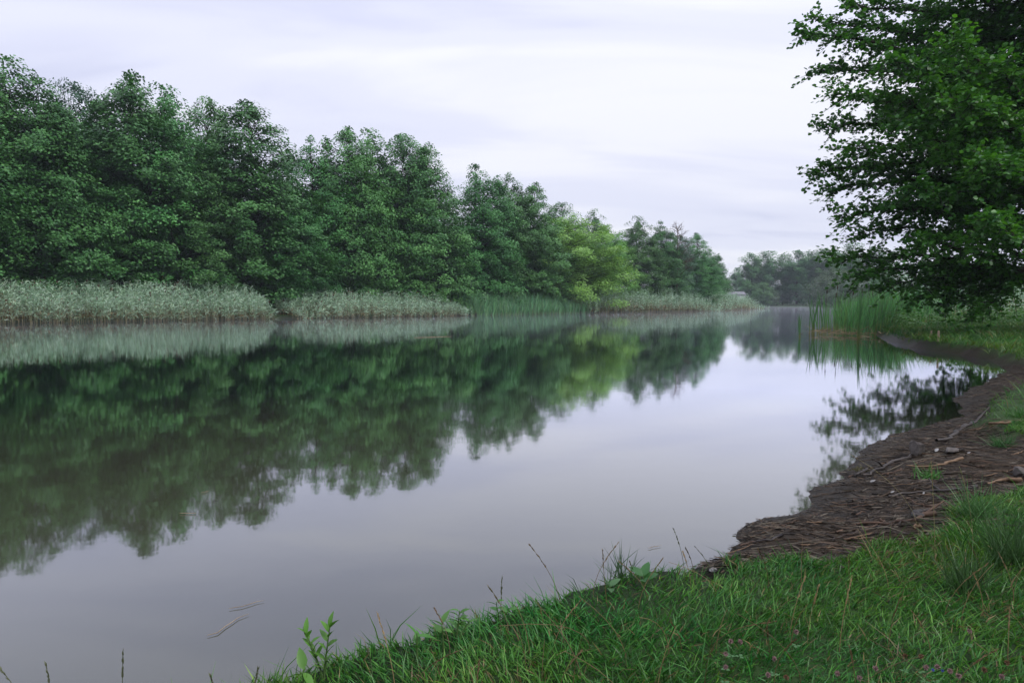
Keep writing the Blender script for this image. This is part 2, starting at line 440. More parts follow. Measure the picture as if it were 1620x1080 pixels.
tag(water, 'calm grey-green lake mirroring the trees and pale sky', None, None, 'structure')

# ------------------------------------------------------------------ trees
def diamond_leaves(P, Nn, D, L, W):
    """flat four-cornered leaves: centre P, face normal Nn, axis D"""
    S = np.cross(Nn, D)
    L = L[:, None] * 0.5; W = W[:, None] * 0.5
    V = np.stack([P - D * L, P + S * W - D * L * 0.1, P + D * L, P - S * W - D * L * 0.1], 1).reshape(-1, 3)
    F = np.arange(len(P) * 4).reshape(-1, 4)
    return V, F
def folded_leaves(P, Nn, D, L, W):
    """leaf with a midrib fold: two quads"""
    S = np.cross(Nn, D); L = L[:, None]; W = W[:, None]
    b = P; t = P + D * L
    l1 = P + D * L * 0.30 + S * W * 0.46 + Nn * W * 0.12; l2 = P + D * L * 0.75 + S * W * 0.38 + Nn * W * 0.10
    r1 = P + D * L * 0.30 - S * W * 0.46 + Nn * W * 0.12; r2 = P + D * L * 0.75 - S * W * 0.38 + Nn * W * 0.10
    V = np.stack([b, l1, l2, t, r2, r1], 1).reshape(-1, 3)
    k = (np.arange(len(P)) * 6)[:, None]
    F = np.vstack([k + np.array([[0, 1, 2, 3]]), k + np.array([[0, 3, 4, 5]])])
    return V, F
def leaf_frames(n, up=0.8, out=None, outw=0.5):
    Nn = rng.normal(size=(n, 3)) * 0.34; Nn[:, 2] += up
    if out is not None: Nn += out * outw
    Nn = norm(Nn)
    D = rng.normal(size=(n, 3)); D[:, 2] -= 0.4
    if out is not None: D += out * 0.8
    D = norm(D - Nn * (D * Nn).sum(1, keepdims=True))
    return Nn, D
def broadleaf(seed, H=16.0, R=4.6, nc=420, leaf=0.198, per=128, low=0.03, peak=0.30, tip=0.75, lobes=3, spray=(0.65, 1.15), flat=0.55, leafw=0.74, ragged=0.24, rise=0.25, shp=1.15):
    """a crown of overlapping leafy boughs round a trunk with limbs; base at origin"""
    global rng
    keep = rng; rng = np.random.default_rng(seed)
    tr = MB()
    t = np.linspace(0, 1, 9)
    TP = np.stack([rng.normal(size=9) * 0.12, rng.normal(size=9) * 0.12, t * H * 0.86 - 0.3], -1)
    V, F = tube(TP, 0.017 * H * (1 - t) ** 0.8 + 0.02, 8); tr.add(V, F)
    # leaders: each a smaller cone with its own tip
    heads = [(0.0, 0.0, H, 1.0)]
    for k in range(lobes - 1):
        a = rng.uniform(0, 6.28); q = rng.uniform(0.28, 0.55)
        heads.append((math.cos(a) * R * q, math.sin(a) * R * q, H * rng.uniform(0.74, 0.95), rng.uniform(0.5, 0.7)))
    ph = rng.uniform(0, 6.28, 8)
    LP, LO, LS = [], [], []
    w = np.array([h[3] for h in heads]); w = w / w.sum()
    for i in range(nc):
        hx, hy, hz_, hr = heads[rng.choice(len(heads), p=w)]
        f = low + (1 - low) * rng.uniform(0, 1) ** 0.84
        z = f * hz_
        if f < peak: pr = 0.82 + 0.18 * (f / peak)
        else: pr = max(1 - ((f - peak) / (1 - peak)) ** shp, 0.0) ** tip * 0.97 + 0.03
        if rng.uniform() > 0.40 + 1.1 * pr: continue      # thin, pointed tips
        a = rng.uniform(0, 6.28)
        bump = 1 + ragged * (math.sin(2 * a + ph[0] + f * 5) * 0.5 + math.sin(3 * a + ph[1] - f * 9) * 0.5 + math.sin(f * 21 + ph[2] + 2 * a) * 0.45)
        shell = 1 - 0.62 * rng.uniform(0, 1) ** 1.7
        rad = R * hr * pr * bump * shell
        if len(heads) > 1 and f < 0.45: rad *= 1 + (1 - hr) * 0.5
        c = np.array([hx * min(1, f * 1.5) + math.cos(a) * rad, hy * min(1, f * 1.5) + math.sin(a) * rad, z])
        rr = rng.uniform(*spray) * (0.45 + 0.55 * min(1.0, pr * 1.25)) * (0.8 + 0.2 * hr)
        out = np.array([math.cos(a), math.sin(a), rise * (0.2 + f)])
        n = int(per * rng.uniform(0.75, 1.25) * (rr / 0.9) ** 1.6)
        u_ = norm(rng.normal(size=(n, 3)) + np.array([0, 0, 0.25])) * (rng.uniform(0, 1, (n, 1)) ** 0.36)
        # bough: flattened, longer along its own direction, drooping at the rim
        al = (u_[:, :2] @ out[:2])[:, None]
        pts = u_ * np.array([rr, rr, rr * (flat + 0.35 * max(0, f - 0.7) / 0.3)])
        pts[:, :2] += out[None, :2] * al * rr * 0.35
        pts[:, 2] += al[:, 0] * rr * (rise - 0.25) - 0.16 * rr * (u_[:, :2] ** 2).sum(1)
        LP.append(c + pts); LO.append(np.repeat(norm(out[None]), n, 0)); LS.append(np.full(n, rng.uniform(-0.26, 0.26)))
        if i % 3 == 0:      # limb that carries this bough
            z0 = max(z - rad * rng.uniform(0.25, 0.6), 0.4)
            o = np.array([np.interp(z0, TP[:, 2], TP[:, j]) for j in range(3)])
            u4 = np.linspace(0, 1, 4); C = o + (c - o) * u4[:, None]; C[1:3] += rng.normal(size=(2, 3)) * 0.12
            V, F = tube(C, (0.004 * H * (1 - f * 0.7)) * (1 - u4) + 0.012, 5); tr.add(V, F)
    LP = np.vstack(LP); LO = np.vstack(LO); LS = np.concatenate(LS); n = len(LP)
    Nn, D = leaf_frames(n, 0.85, LO, 0.55)
    L = leaf * rng.uniform(0.7, 1.25, n)
    V, F = diamond_leaves(LP, Nn, D, L, L * leafw)
    T = np.repeat(np.clip(rng.normal(0.45, 0.11, n) + LS, 0, 1), 4)
    rng = keep
    print('tree', seed, n)
    tm = tr.mesh('trunk', True)
    cm = np_mesh('crown', V, F, T)
    tm.materials.append(M['bark'])
    return tm, cm
PROTO = {}
PROTO['a'] = broadleaf(1, 16, 5.0, 600, lobes=3, tip=0.74, peak=0.27, shp=1.35)
PROTO['b'] = broadleaf(2, 16, 5.5, 670, lobes=5, tip=0.70, peak=0.30, shp=1.4)
PROTO['c'] = broadleaf(3, 16, 5.3, 630, lobes=3, tip=0.82, peak=0.24, shp=1.25)
PROTO['d'] = broadleaf(4, 16, 5.4, 640, lobes=4, tip=0.66, peak=0.36, shp=1.45)
PROTO['m'] = broadleaf(5, 12, 5.4, 420, peak=0.4, tip=0.55, lobes=4, rise=0.45, shp=1.6)
PROTO['p'] = broadleaf(6, 22, 4.6, 210, leaf=0.46, per=62, low=0.05, peak=0.5, tip=0.5, lobes=5, spray=(0.9, 1.6), flat=1.0, rise=0.6, ragged=0.2, shp=1.6)
PROTO['q'] = broadleaf(7, 22, 5.2, 230, leaf=0.46, per=62, low=0.04, peak=0.5, tip=0.5, lobes=6, spray=(0.9, 1.7), flat=1.0, rise=0.6, ragged=0.25, shp=1.6)
PROTO['w'] = broadleaf(8, 9, 4.4, 170, leaf=0.30, per=60, low=0.03, peak=0.5, tip=0.5, lobes=3, spray=(0.8, 1.3), flat=0.8, shp=1.6)
PH = dict(a=16, b=16, c=16, d=16, m=12, p=22, q=22, w=9)
def plant_tree(name, kind, mat, x, y, ztop, widen, rz, label, cat='tree', group=None, zb=None):
    zb = gz(x, y) - 0.05 if zb is None else zb
    s = (ztop - zb) / PH[kind]
    root = empty(name, (x, y, zb), rz, (s * widen, s * widen, s))
    tag(root, label, cat, group)
    tm, cm = PROTO[kind]
    if not cm.materials: cm.materials.append(M['alder'])
    link('trunk', tm, None, root)
    c = link('crown', cm, None, root)
    c.material_slots[0].link = 'OBJECT'; c.material_slots[0].material = M[mat]
    return root
BX = [-400, -250, 0, 430, 725, 905, 1100, 1180]
BY = [24, 32, 41.8, 54, 68, 86, 108, 162]
def bank_y(px): return float(np.interp(px, BX, BY))
G1 = 'alders and other trees along the left shore'
ROW = [  # px, top py, metres behind the waterline, kind, leaf, widen, label
    (-190, 40, 6, 'b', 'alder', 1.05, 'tall green tree cut off by the left edge above the reeds'),
    (-70, 62, 10, 'd', 'alder', 1.05, 'broad tall tree at the left edge, mostly out of the picture'),
    (12, 92, 6.5, 'b', 'alder', 1.0, 'leftmost tall tree with a rounded dark green top at the picture edge'),
    (60, 128, 5.2, 'a', 'alder', 0.95, 'green tree just right of the leftmost one, its top below it'),
    (112, 128, 14, 'd', 'alder_grey', 0.75, 'grey-green feathery tree standing behind, just left of the first sky gap'),
    (205, 119, 6.5, 'a', 'alder', 1.0, 'tall pointed tree right of the first sky gap, tallest of its group'),
    (256, 136, 7.5, 'b', 'alder', 0.95, 'tall tree close against the right side of the pointed tallest one'),
    (150, 215, 4.5, 'c', 'alder', 1.1, 'lower tree filling the dip below the first sky gap'),
    (330, 157, 12, 'd', 'alder', 0.8, 'tree behind the row showing only a round top between two higher crowns'),
    (394, 161, 6.0, 'c', 'alder', 1.12, 'broad conical tree above the right end of the long reed bed'),
    (320, 250, 4.2, 'a', 'alder', 1.0, 'lower tree in front, left of the broad conical tree'),
    (492, 221, 7.5, 'a', 'alder', 0.9, 'slender tree with a split top right of the broad conical tree'),
    (550, 202, 7.0, 'c', 'alder', 0.9, 'pointed tree with the highest tip right of the split-topped one'),
    (583, 206, 9.0, 'b', 'alder', 0.95, 'full tree close right of the highest tip in the middle group'),
    (636, 213, 7.0, 'd', 'alder', 0.95, 'dark full tree in the middle of the row over the second reed bed'),
    (673, 228, 6.0, 'c', 'alder', 1.0, 'pointed tree that ends the tall middle group on its right side'),
    (455, 300, 4.5, 'd', 'alder', 1.0, 'low dark tree hanging over the gap between two reed beds'),
    (752, 263, 6.5, 'a', 'alder', 1.0, 'lighter pointed tree right of the big dip in the skyline'),
    (806, 277, 8.0, 'b', 'alder', 0.9, 'tree with several small tips above the cattail bed on the far shore'),
    (846, 290, 6.5, 'c', 'alder', 1.0, 'dark pointed tree just left of the bright yellow-green trees'),
    (888, 320, 16, 'd', 'alder', 0.9, 'dark round top peeking over the bright yellow-green tree'),
    (902, 343, 6.0, 'm', 'maple', 1.4, 'bright yellow-green bushy tree, the larger of the two light ones'),
    (940, 333, 18, 'b', 'alder', 0.9, 'dark tree top behind, between the two light green trees'),
    (966, 366, 6.5, 'm', 'maple', 0.9, 'smaller light green tree with yellowish tips right of the bushy one'),
    (1008, 343, 7.0, 'b', 'alder', 1.0, 'dark full tree right of the light green trees'),
    (1046, 352, 8.0, 'a', 'alder', 1.0, 'green tree left of the bare dead branches'),
    (1076, 372, 9.0, 'd', 'alder_grey', 0.9, 'dull grey-green tree behind the bare dead branches'),
    (1103, 369, 8.0, 'c', 'alder', 1.0, 'dark pointed tree near the end of the wooded shore'),
    (1124, 396, 12.0, 'a', 'alder', 1.0, 'lower tree sloping down right of the last pointed tree'),
    (1141, 432, 16.0, 'd', 'alder', 1.0, 'last small tree where the wooded shore ends at the lake'),
]
BACK = [(-30, 190), (90, 235), (180, 260), (300, 255), (430, 290), (520, 300), (610, 295), (700, 330), (780, 350), (860, 380), (1060, 400), (1090, 405)]
ROW += [(px, py, 13.0 + (i % 3) * 2, 'bd'[i % 2], 'alder', 1.25, 'shaded tree deep inside the wood, showing only through gaps between the front crowns') for i, (px, py) in enumerate(BACK)]
for k, (px, py, off, kind, mat, wd, lab) in enumerate(ROW):
    Y = bank_y(px) + off
    p = at_y(px, py, Y)
    plant_tree('lakeside_tree', kind, mat, p[0], Y, p[2], wd, k * 1.7, lab, 'tree', G1 if k < len(ROW) - len(BACK) else 'shaded trees inside the wood')

# a bare dead tree among the last ones
def bare_tree(x, y, ztop, label):
    zb = gz(x, y); H = ztop - zb; r = np.random.default_rng(77)
    root = empty('dead_tree', (x, y, zb)); tag(root, label, 'tree')
    tm = MB(); t = np.linspace(0, 1, 8)
    P = np.stack([np.sin(t * 3) * 0.2, np.cos(t * 2) * 0.15, t * H], -1)
    tm.add(*tube(P, 0.16 * (1 - t) + 0.02, 6)); link('trunk', tm.mesh('trunk', True), M['wood_brown'], root)
    bm_ = MB()
    for i in range(46):
        f = r.uniform(0.3, 0.98); o = np.array([np.interp(f, t, P[:, j]) for j in range(3)])
        a = r.uniform(0, 6.28); L = (1.1 - f) * 4.2 + 0.6; el = RAD(r.uniform(15, 55))
        d = np.array([math.cos(a) * math.cos(el), math.sin(a) * math.cos(el), math.sin(el)])
        u2 = np.linspace(0, 1, 4); C = o + d * L * u2[:, None] + r.normal(size=(4, 3)) * 0.06 * L * u2[:, None]
        bm_.add(*tube(C, 0.05 * (1 - u2) + 0.014, 4))
        for j in range(7):
            q = r.uniform(0.3, 1); c = np.array([np.interp(q, u2, C[:, m]) for m in range(3)])
            dd = norm((d + r.normal(size=3) * 0.6)[None])[0]
            bm_.add(*tube(np.array([c, c + dd * L * 0.2, c + dd * L * 0.42 + r.normal(size=3) * 0.06]), [0.022, 0.016, 0.01], 3))
    link('branches', bm_.mesh('branches'), M['wood_brown'], root)
p = at_y(1071, 358, bank_y(1071) + 5.5)
bare_tree(p[0], p[1], p[2], 'bare dead tree with thin leafless branches among the last trees of the shore')

# ------------------------------------------------------------------ far shore
FAR = [
    (1150, 440, 300, 'q', 0.9, 'hazy far tree half hidden behind the end of the left wood'),
    (1166, 424, 310, 'p', 1.0, 'lower bluish poplar at the left end of the far shore'),
    (1190, 402, 268, 'q', 1.2, 'full poplar on the far shore, left of the row'),
    (1216, 398, 272, 'p', 1.3, 'second full poplar from the left on the far shore'),
    (1240, 404, 275, 'q', 1.1, 'poplar in the dip between two taller far poplars'),
    (1262, 397, 268, 'p', 1.2, 'poplar with knobbly top in the middle of the far row'),
    (1283, 398, 273, 'q', 1.15, 'far poplar just left of the tallest pair'),
    (1302, 394, 268, 'p', 1.15, 'tallest far poplar, above the cattail tips'),
    (1324, 397, 272, 'q', 0.95, 'far poplar partly behind the overhanging leaf tips'),
    (1350, 385, 240, 'p', 1.05, 'poplar glimpsed just behind the overhanging branch tips'),
    (1385, 392, 235, 'q', 1.1, 'poplar mostly hidden behind the overhanging branches'),
]
for k, (px, py, Y, kind, wd, lab) in enumerate(FAR):
    p = at_y(px, py, Y)
    plant_tree('poplar', kind, 'poplar', p[0], Y, p[2], wd * 1.12, k * 2.1, lab, 'poplar', 'hazy poplars on the far shore')
MID = [
    (1181, 470, 240, 'w', 'willow', 1.1, 'low pale bush in front of the small white building'),
    (1208, 447, 262, 'w', 'poplar', 1.0, 'small round bush at the foot of the far poplars, left one'),
    (1222, 458, 261, 'w', 'willow', 0.9, 'small pale bush low on the far shore below the poplars'),
    (1318, 428, 190, 'w', 'willow', 1.15, 'round grey-green willow beside the right end of the poplars'),
    (1345, 436, 170, 'w', 'willow', 1.1, 'pale willow bush behind the cattail tips'),
    (1395, 430, 150, 'w', 'willow', 1.2, 'hazy grey willow behind the middle of the cattails'),
    (1440, 420, 140, 'w', 'poplar', 1.3, 'hazy dark bush seen below the overhanging branches'),
    (1490, 415, 120, 'a', 'alder_grey', 1.2, 'hazy tree seen through the sky hole under the branches'),
    (1535, 428, 100, 'd', 'alder_grey', 1.2, 'misty green tree behind the hanging twigs on the right'),
    (1580, 405, 95, 'b', 'alder_grey', 1.2, 'misty broad tree near the right edge behind the reeds'),
    (1612, 432, 52, 'm', 'maple', 0.9, 'brighter green tree at the right edge behind the dark trunk'),
    (1680, 400, 70, 'b', 'alder', 1.2, 'tree just beyond the right picture edge'),
]
for k, (px, py, Y, kind, mat, wd, lab) in enumerate(MID):
    p = at_y(px, py, Y)
    plant_tree('willow_bush' if kind == 'w' else 'misty_tree', kind, mat, p[0], Y, p[2], wd, k * 2.3 + 1, lab, 'bush' if kind == 'w' else 'tree')

# white building glimpsed at the far end
def box(c, s):
    c = np.array(c); s = np.array(s) / 2
    V = np.array([[x, y, z] for x in (-1, 1) for y in (-1, 1) for z in (-1, 1)]) * s + c
    F = np.array([[0, 1, 3, 2], [4, 6, 7, 5], [0, 4, 5, 1], [2, 3, 7, 6], [0, 2, 6, 4], [1, 5, 7, 3]])
    return V, F
hb = at_y(1160, 470, 245)
hs_ = empty('white_building', (hb[0], 245, gz(hb[0], 245)))
tag(hs_, 'small white building glimpsed between the left wood and the far poplars', 'building')
b = MB(); b.add(*box((0, 0, 2.0), (7.0, 5, 4.0))); link('wall', b.mesh('wall'), M['wall_white'], hs_)
b = MB()
b.add([(-3.8, -2.9, 4.0), (3.8, -2.9, 4.0), (3.8, 2.9, 4.0), (-3.8, 2.9, 4.0), (-3.8, 0, 5.2), (3.8, 0, 5.2)], [[0, 1, 5, 4], [3, 4, 5, 2]])
b.add([(-3.8, -2.9, 4.0), (3.8, -2.9, 4.0), (3.8, 2.9, 4.0), (-3.8, 2.9, 4.0), (-3.8, 0, 5.2), (3.8, 0, 5.2)], [[0, 4, 3], [1, 2, 5]])
b.add([(-3.8, -2.9, 4.0), (3.8, -2.9, 4.0), (3.8, 2.9, 4.0), (-3.8, 2.9, 4.0)], [[0, 3, 2, 1]])
link('roof', b.mesh('roof'), M['roof_grey'], hs_)
for xw in (-1.6, 1.5):
    b = MB(); b.add(*box((xw, -2.53, 1.9), (1.1, 0.08, 1.1))); link('window', b.mesh('window'), M['glass'], hs_)

# ------------------------------------------------------------------ reeds on the left shore
def lerp_line(line, n, ext=0.0):
    P = np.array(line, float); seg = np.linalg.norm(np.diff(P, axis=0), axis=1)
    c = np.concatenate([[0], np.cumsum(seg)]); s = rng.uniform(0, c[-1], n)
    pos = np.stack([np.interp(s, c, P[:, 0]), np.interp(s, c, P[:, 1])], -1)
    k = np.clip(np.searchsorted(c, s) - 1, 0, len(seg) - 1)
    tdir = (P[k + 1] - P[k]) / seg[k][:, None]
    return pos, np.stack([-tdir[:, 1], tdir[:, 0]], -1), s / c[-1]     # left-hand normal points inland
GREEN = np.array([0.42, 0.58, 0.42]); GREEN2 = np.array([0.21, 0.35, 0.21])
TAN = np.array([0.30, 0.215, 0.115]); BROWN = np.array([0.115, 0.075, 0.050])
def reed_bed(name, label, line, n, hgt, depth=(-0.6, 3.6), wscale=1.0, cattail=False, tanbase=0.55, tops=0.0, seed=0, taper=0.12, endh=0.6):
    global rng
    keep = rng; rng = np.random.default_rng(seed + 100)
    pos, nrm, s = lerp_line(line, n)
    edge = sstep(0, taper, s) * sstep(0, taper, 1 - s)
    dp = rng.uniform(0, 1, n) ** 0.8
    off = depth[0] + (depth[1] - depth[0]) * dp
    wob = (fnoise(s * 40, s * 0 + seed, seed) - 0.44) * 1.2
    pos = pos + nrm * (off + wob)[:, None]
    base = np.column_stack([pos, np.maximum(ground_z(pos[:, 0], pos[:, 1]), -0.3)])
    H = hgt * (0.86 + 0.30 * dp) * rng.uniform(0.74, 1.16, n) * (endh + (1 - endh) * edge) * (0.88 + 0.28 * fnoise(s * 25, dp * 2, seed + 4))
    lean = np.column_stack([rng.normal(0.03, 0.10, n), rng.normal(-0.03, 0.07, n), np.ones(n)])
    front = (dp < 0.12) & (rng.uniform(size=n) < 0.25)
    lean[front, :2] += -nrm[front] * rng.uniform(0.05, 0.35, (front.sum(), 1))
    D = norm(lean)
    B = MB()
    one = np.ones((n, 1))
    if not cattail:
        V, F, t = ribbons(base, D, H * 0.96, np.full(n, 0.022 * wscale), np.zeros(n), 3, [1, 1, 0.8, 0.4])
        c0 = TAN * rng.uniform(0.45, 1.1, (n, 1)); c1 = GREEN2 * rng.uniform(0.8, 1.2, (n, 1))
        B.add(V, F, blade_tint(c0, c1, t))
        nl = 11
        idx = np.repeat(np.arange(n), nl); f = rng.uniform(0.16, 1.0, n * nl) ** 0.8
        az_ = rng.uniform(0, 6.28, n * nl)
        o = base[idx] + D[idx] * (H[idx] * f)[:, None]
        el = RAD(52) + rng.normal(0, 0.25, n * nl)
        d = np.stack([np.cos(az_) * np.cos(el) + 0.22, np.sin(az_) * np.cos(el), np.sin(el)], -1)
        d = norm(d)
        Lf = rng.uniform(0.32, 0.62, n * nl) * (0.75 + 0.4 * (1 - f))
        V, F, t = ribbons(o, d, Lf, rng.uniform(0.022, 0.040, n * nl) * wscale, rng.uniform(0.25, 0.85, n * nl), 2, [0.65, 1, 0.05])
        dry = (rng.uniform(size=n * nl) < np.clip(tanbase * 1.6 * (0.62 - f) + 0.05 + 0.25 * (fnoise(s[idx] * 30, s[idx], 77) > 0.62), 0, 0.9))
        g = GREEN * rng.uniform(0.75, 1.25, (n * nl, 1)) * (1 - 0.15 * rng.uniform(size=(n * nl, 3)))
        g = np.where(rng.uniform(size=(n * nl, 1)) < 0.3, GREEN2 * rng.uniform(0.8, 1.3, (n * nl, 1)), g)
        tn = np.where(rng.uniform(size=(n * nl, 1)) < 0.5, TAN, BROWN) * rng.uniform(0.7, 1.35, (n * nl, 1))
        c = np.where(dry[:, None], tn, g)
        B.add(V, F, blade_tint(c, c * 1.05, t))
    else:
        nl = 7
        idx = np.repeat(np.arange(n), nl)
        o = base[idx] + np.column_stack([rng.normal(0, 0.05, (n * nl, 2)), np.zeros(n * nl)])
        d = norm(D[idx] + np.column_stack([rng.normal(0, 0.11, (n * nl, 2)), np.zeros(n * nl)]))
        Lf = H[idx] * rng.uniform(0.6, 1.05, n * nl)
        bend = np.column_stack([rng.normal(0.03, 0.10, (n * nl, 2)), np.zeros(n * nl)])
        V, F, t = ribbons(o, d, Lf, rng.uniform(0.018, 0.032, n * nl) * wscale, np.abs(rng.normal(0, 0.05, n * nl)), 4, [0.8, 1, 0.95, 0.7, 0.08], None, bend)
        c1 = np.array([0.135, 0.290, 0.140]) * rng.uniform(0.7, 1.3, (n * nl, 1)) * (1 + 0.2 * rng.uniform(-1, 1, (n * nl, 3)))
        yel = rng.uniform(size=(n * nl, 1))
        c0 = np.where(yel < 0.4, np.array([0.26, 0.24, 0.07]), np.where(yel < 0.5, TAN * 1.2, c1 * 1.25))
        T = c0[:, None] * np.clip(1 - t * 3.2, 0, 1)[None, :, None] + c1[:, None] * np.clip(t * 3.2, 0, 1)[None, :, None]
        B.add(V, F, np.repeat(T, 2, axis=1).reshape(-1, 3))
    if tops > 0:
        m = int(n * tops); k = rng.integers(0, n, m)
        o = base[k] + D[k] * (H[k] * 0.95)[:, None]
        for j in range(4):
            az_ = rng.uniform(0, 6.28, m)
            d = norm(np.stack([np.cos(az_) * 0.35 + 0.2, np.sin(az_) * 0.35, np.ones(m)], -1))
            V, F, t = ribbons(o, d, rng.uniform(0.16, 0.34, m), np.full(m, 0.05 * wscale), rng.uniform(0, 0.5, m), 2, [0.4, 1, 0.1])
            c = np.array([0.115, 0.062, 0.045]) * rng.uniform(0.7, 1.4, (m, 1))
            B.add(V, F, blade_tint(c, c, t))
    o = link(name, B.mesh(name), M['reed'])
    tag(o, label, None, None, 'stuff')
    rng = keep
    return o
def bank_pts(px0, px1, k=6):
    """points along the left waterline between two picture columns"""
    r = []
    for px in np.linspace(px0, px1, k):
        lo, hi = 0.0, 1.0
        P = np.array(left_bank); best = None
        for i in range(len(P) - 1):
            a, b2 = P[i], P[i + 1]
            q = (px - 810) / 1080.0
            den = (b2[0] - a[0]) - q * (b2[1] - a[1])
            if abs(den) < 1e-9: continue
            u_ = (q * a[1] - a[0]) / den
            if -1e-6 <= u_ <= 1 + 1e-6: best = a + (b2 - a) * u_
        if best is not None: r.append(tuple(best))
    return r
reed_bed('reeds', 'long pale green reed bed at the left end of the far shore', bank_pts(-230, 424, 10), 3300, 2.12, seed=1, tops=0.05, taper=0.05, depth=(-2.0, 3.2))
reed_bed('reeds', 'shorter pale reed bed in the middle of the left shore', bank_pts(458, 728, 6), 1500, 1.75, seed=2, tops=0.06, taper=0.16, depth=(-2.2, 3.2))
reed_bed('reeds', 'stiff upright darker green reed bed right of the middle one', bank_pts(738, 912, 5), 900, 2.1, cattail=True, wscale=1.9, seed=3, depth=(-2.4, 3.2), taper=0.06)
reed_bed('reeds', 'rounded pale reed bed with brown stalks below the dark trees', bank_pts(905, 1108, 6), 1500, 2.75, seed=4, wscale=1.5, tanbase=0.75, depth=(-3.0, 4), taper=0.10)
reed_bed('reeds', 'far low reed tongue reaching into the lake past the last trees', bank_pts(1095, 1192, 6), 1500, 3.5, seed=5, wscale=2.2, depth=(-3.5, 6), taper=0.5, endh=0.25)
# rusty dock and dead plume stems behind the reeds
def rusty(px0, px1, n, hgt, label, seed):
    global rng
    keep = rng; rng = np.random.default_rng(seed)
    pos, nrm, s = lerp_line(bank_pts(px0, px1, 6), n)
    pos = pos + nrm * rng.uniform(3.4, 4.6, (n, 1))
    base = np.column_stack([pos, ground_z(pos[:, 0], pos[:, 1])])
    H = hgt * rng.uniform(0.75, 1.12, n) * (0.75 + 0.5 * fnoise(s * 18, s, seed))
    B = MB()
    for j in range(7):
        a = rng.uniform(0, 6.28, n)
        d = norm(np.stack([np.cos(a) * 0.12, np.sin(a) * 0.12, np.ones(n)], -1))
        o = base + np.column_stack([np.zeros((n, 2)), H * rng.uniform(0.0, 0.72, n)])
        V, F, t = ribbons(o, d, H * 0.32, np.full(n, 0.055), np.zeros(n), 2, [0.4, 1, 0.15])
        c = np.array([0.105, 0.050, 0.034]) * rng.uniform(0.6, 1.4, (n, 1)); B.add(V, F, blade_tint(c, c, t))
    o = link('undergrowth', B.mesh('undergrowth'), M['reed']); tag(o, label, None, None, 'stuff')
    rng = keep
rusty(90, 350, 240, 2.75, 'rusty brown dead stems rising behind the long reed bed', 31)
rusty(520, 690, 160, 2.3, 'rusty brown dead stems rising behind the middle reed bed', 32)
rusty(985, 1090, 120, 3.3, 'brownish dead stems behind the rounded reed bed', 33)

# low shrubs and nettles filling the foot of the wood
def leafy_mass(name, label, centres, radii, n_each, leaf, mat, seed):
    global rng
    keep = rng; rng = np.random.default_rng(seed)
    LP = []
    for c, r_ in zip(centres, radii):
        u_ = norm(rng.normal(size=(n_each, 3))) * rng.uniform(0.3, 1, (n_each, 1)) ** 0.5
        u_[:, 2] = np.abs(u_[:, 2])
        LP.append(np.array(c) + u_ * np.array(r_))
    LP = np.vstack(LP); Nn, D = leaf_frames(len(LP), 0.9)
    L = leaf * rng.uniform(0.6, 1.3, len(LP))
    V, F = diamond_leaves(LP, Nn, D, L, L * 0.6)
    o = link(name, np_mesh(name, V, F, np.repeat(np.clip(rng.normal(0.45, 0.25, len(LP)), 0, 1), 4)), M[mat])
    tag(o, label, None, None, 'stuff'); rng = keep
    return o
cs, rs = [], []
for px in np.linspace(-150, 1150, 95):
    Y = bank_y(px) + 4.6 + rng.uniform(0, 2.2); x = (px - 810) / 1080 * Y
    cs.append((x, Y, gz(x, Y))); k = rng.uniform(0.8, 1.3) * (1 + max(0, px - 700) / 900)
    rs.append((1.5 * k, 1.2 * k, 1.9 * k))
leafy_mass('undergrowth', 'low green undergrowth at the foot of the shore trees', cs, rs, 420, 0.2, 'alder', 41)
# far-shore grass strip
cs = [(x, 262 + rng.uniform(-1, 2), 0.1) for x in np.linspace(60, 132, 40)]
leafy_mass('undergrowth', 'thin strip of pale grass along the far shore', cs, [(2.2, 1.2, 1.1)] * 40, 160, 0.5, 'willow', 42)

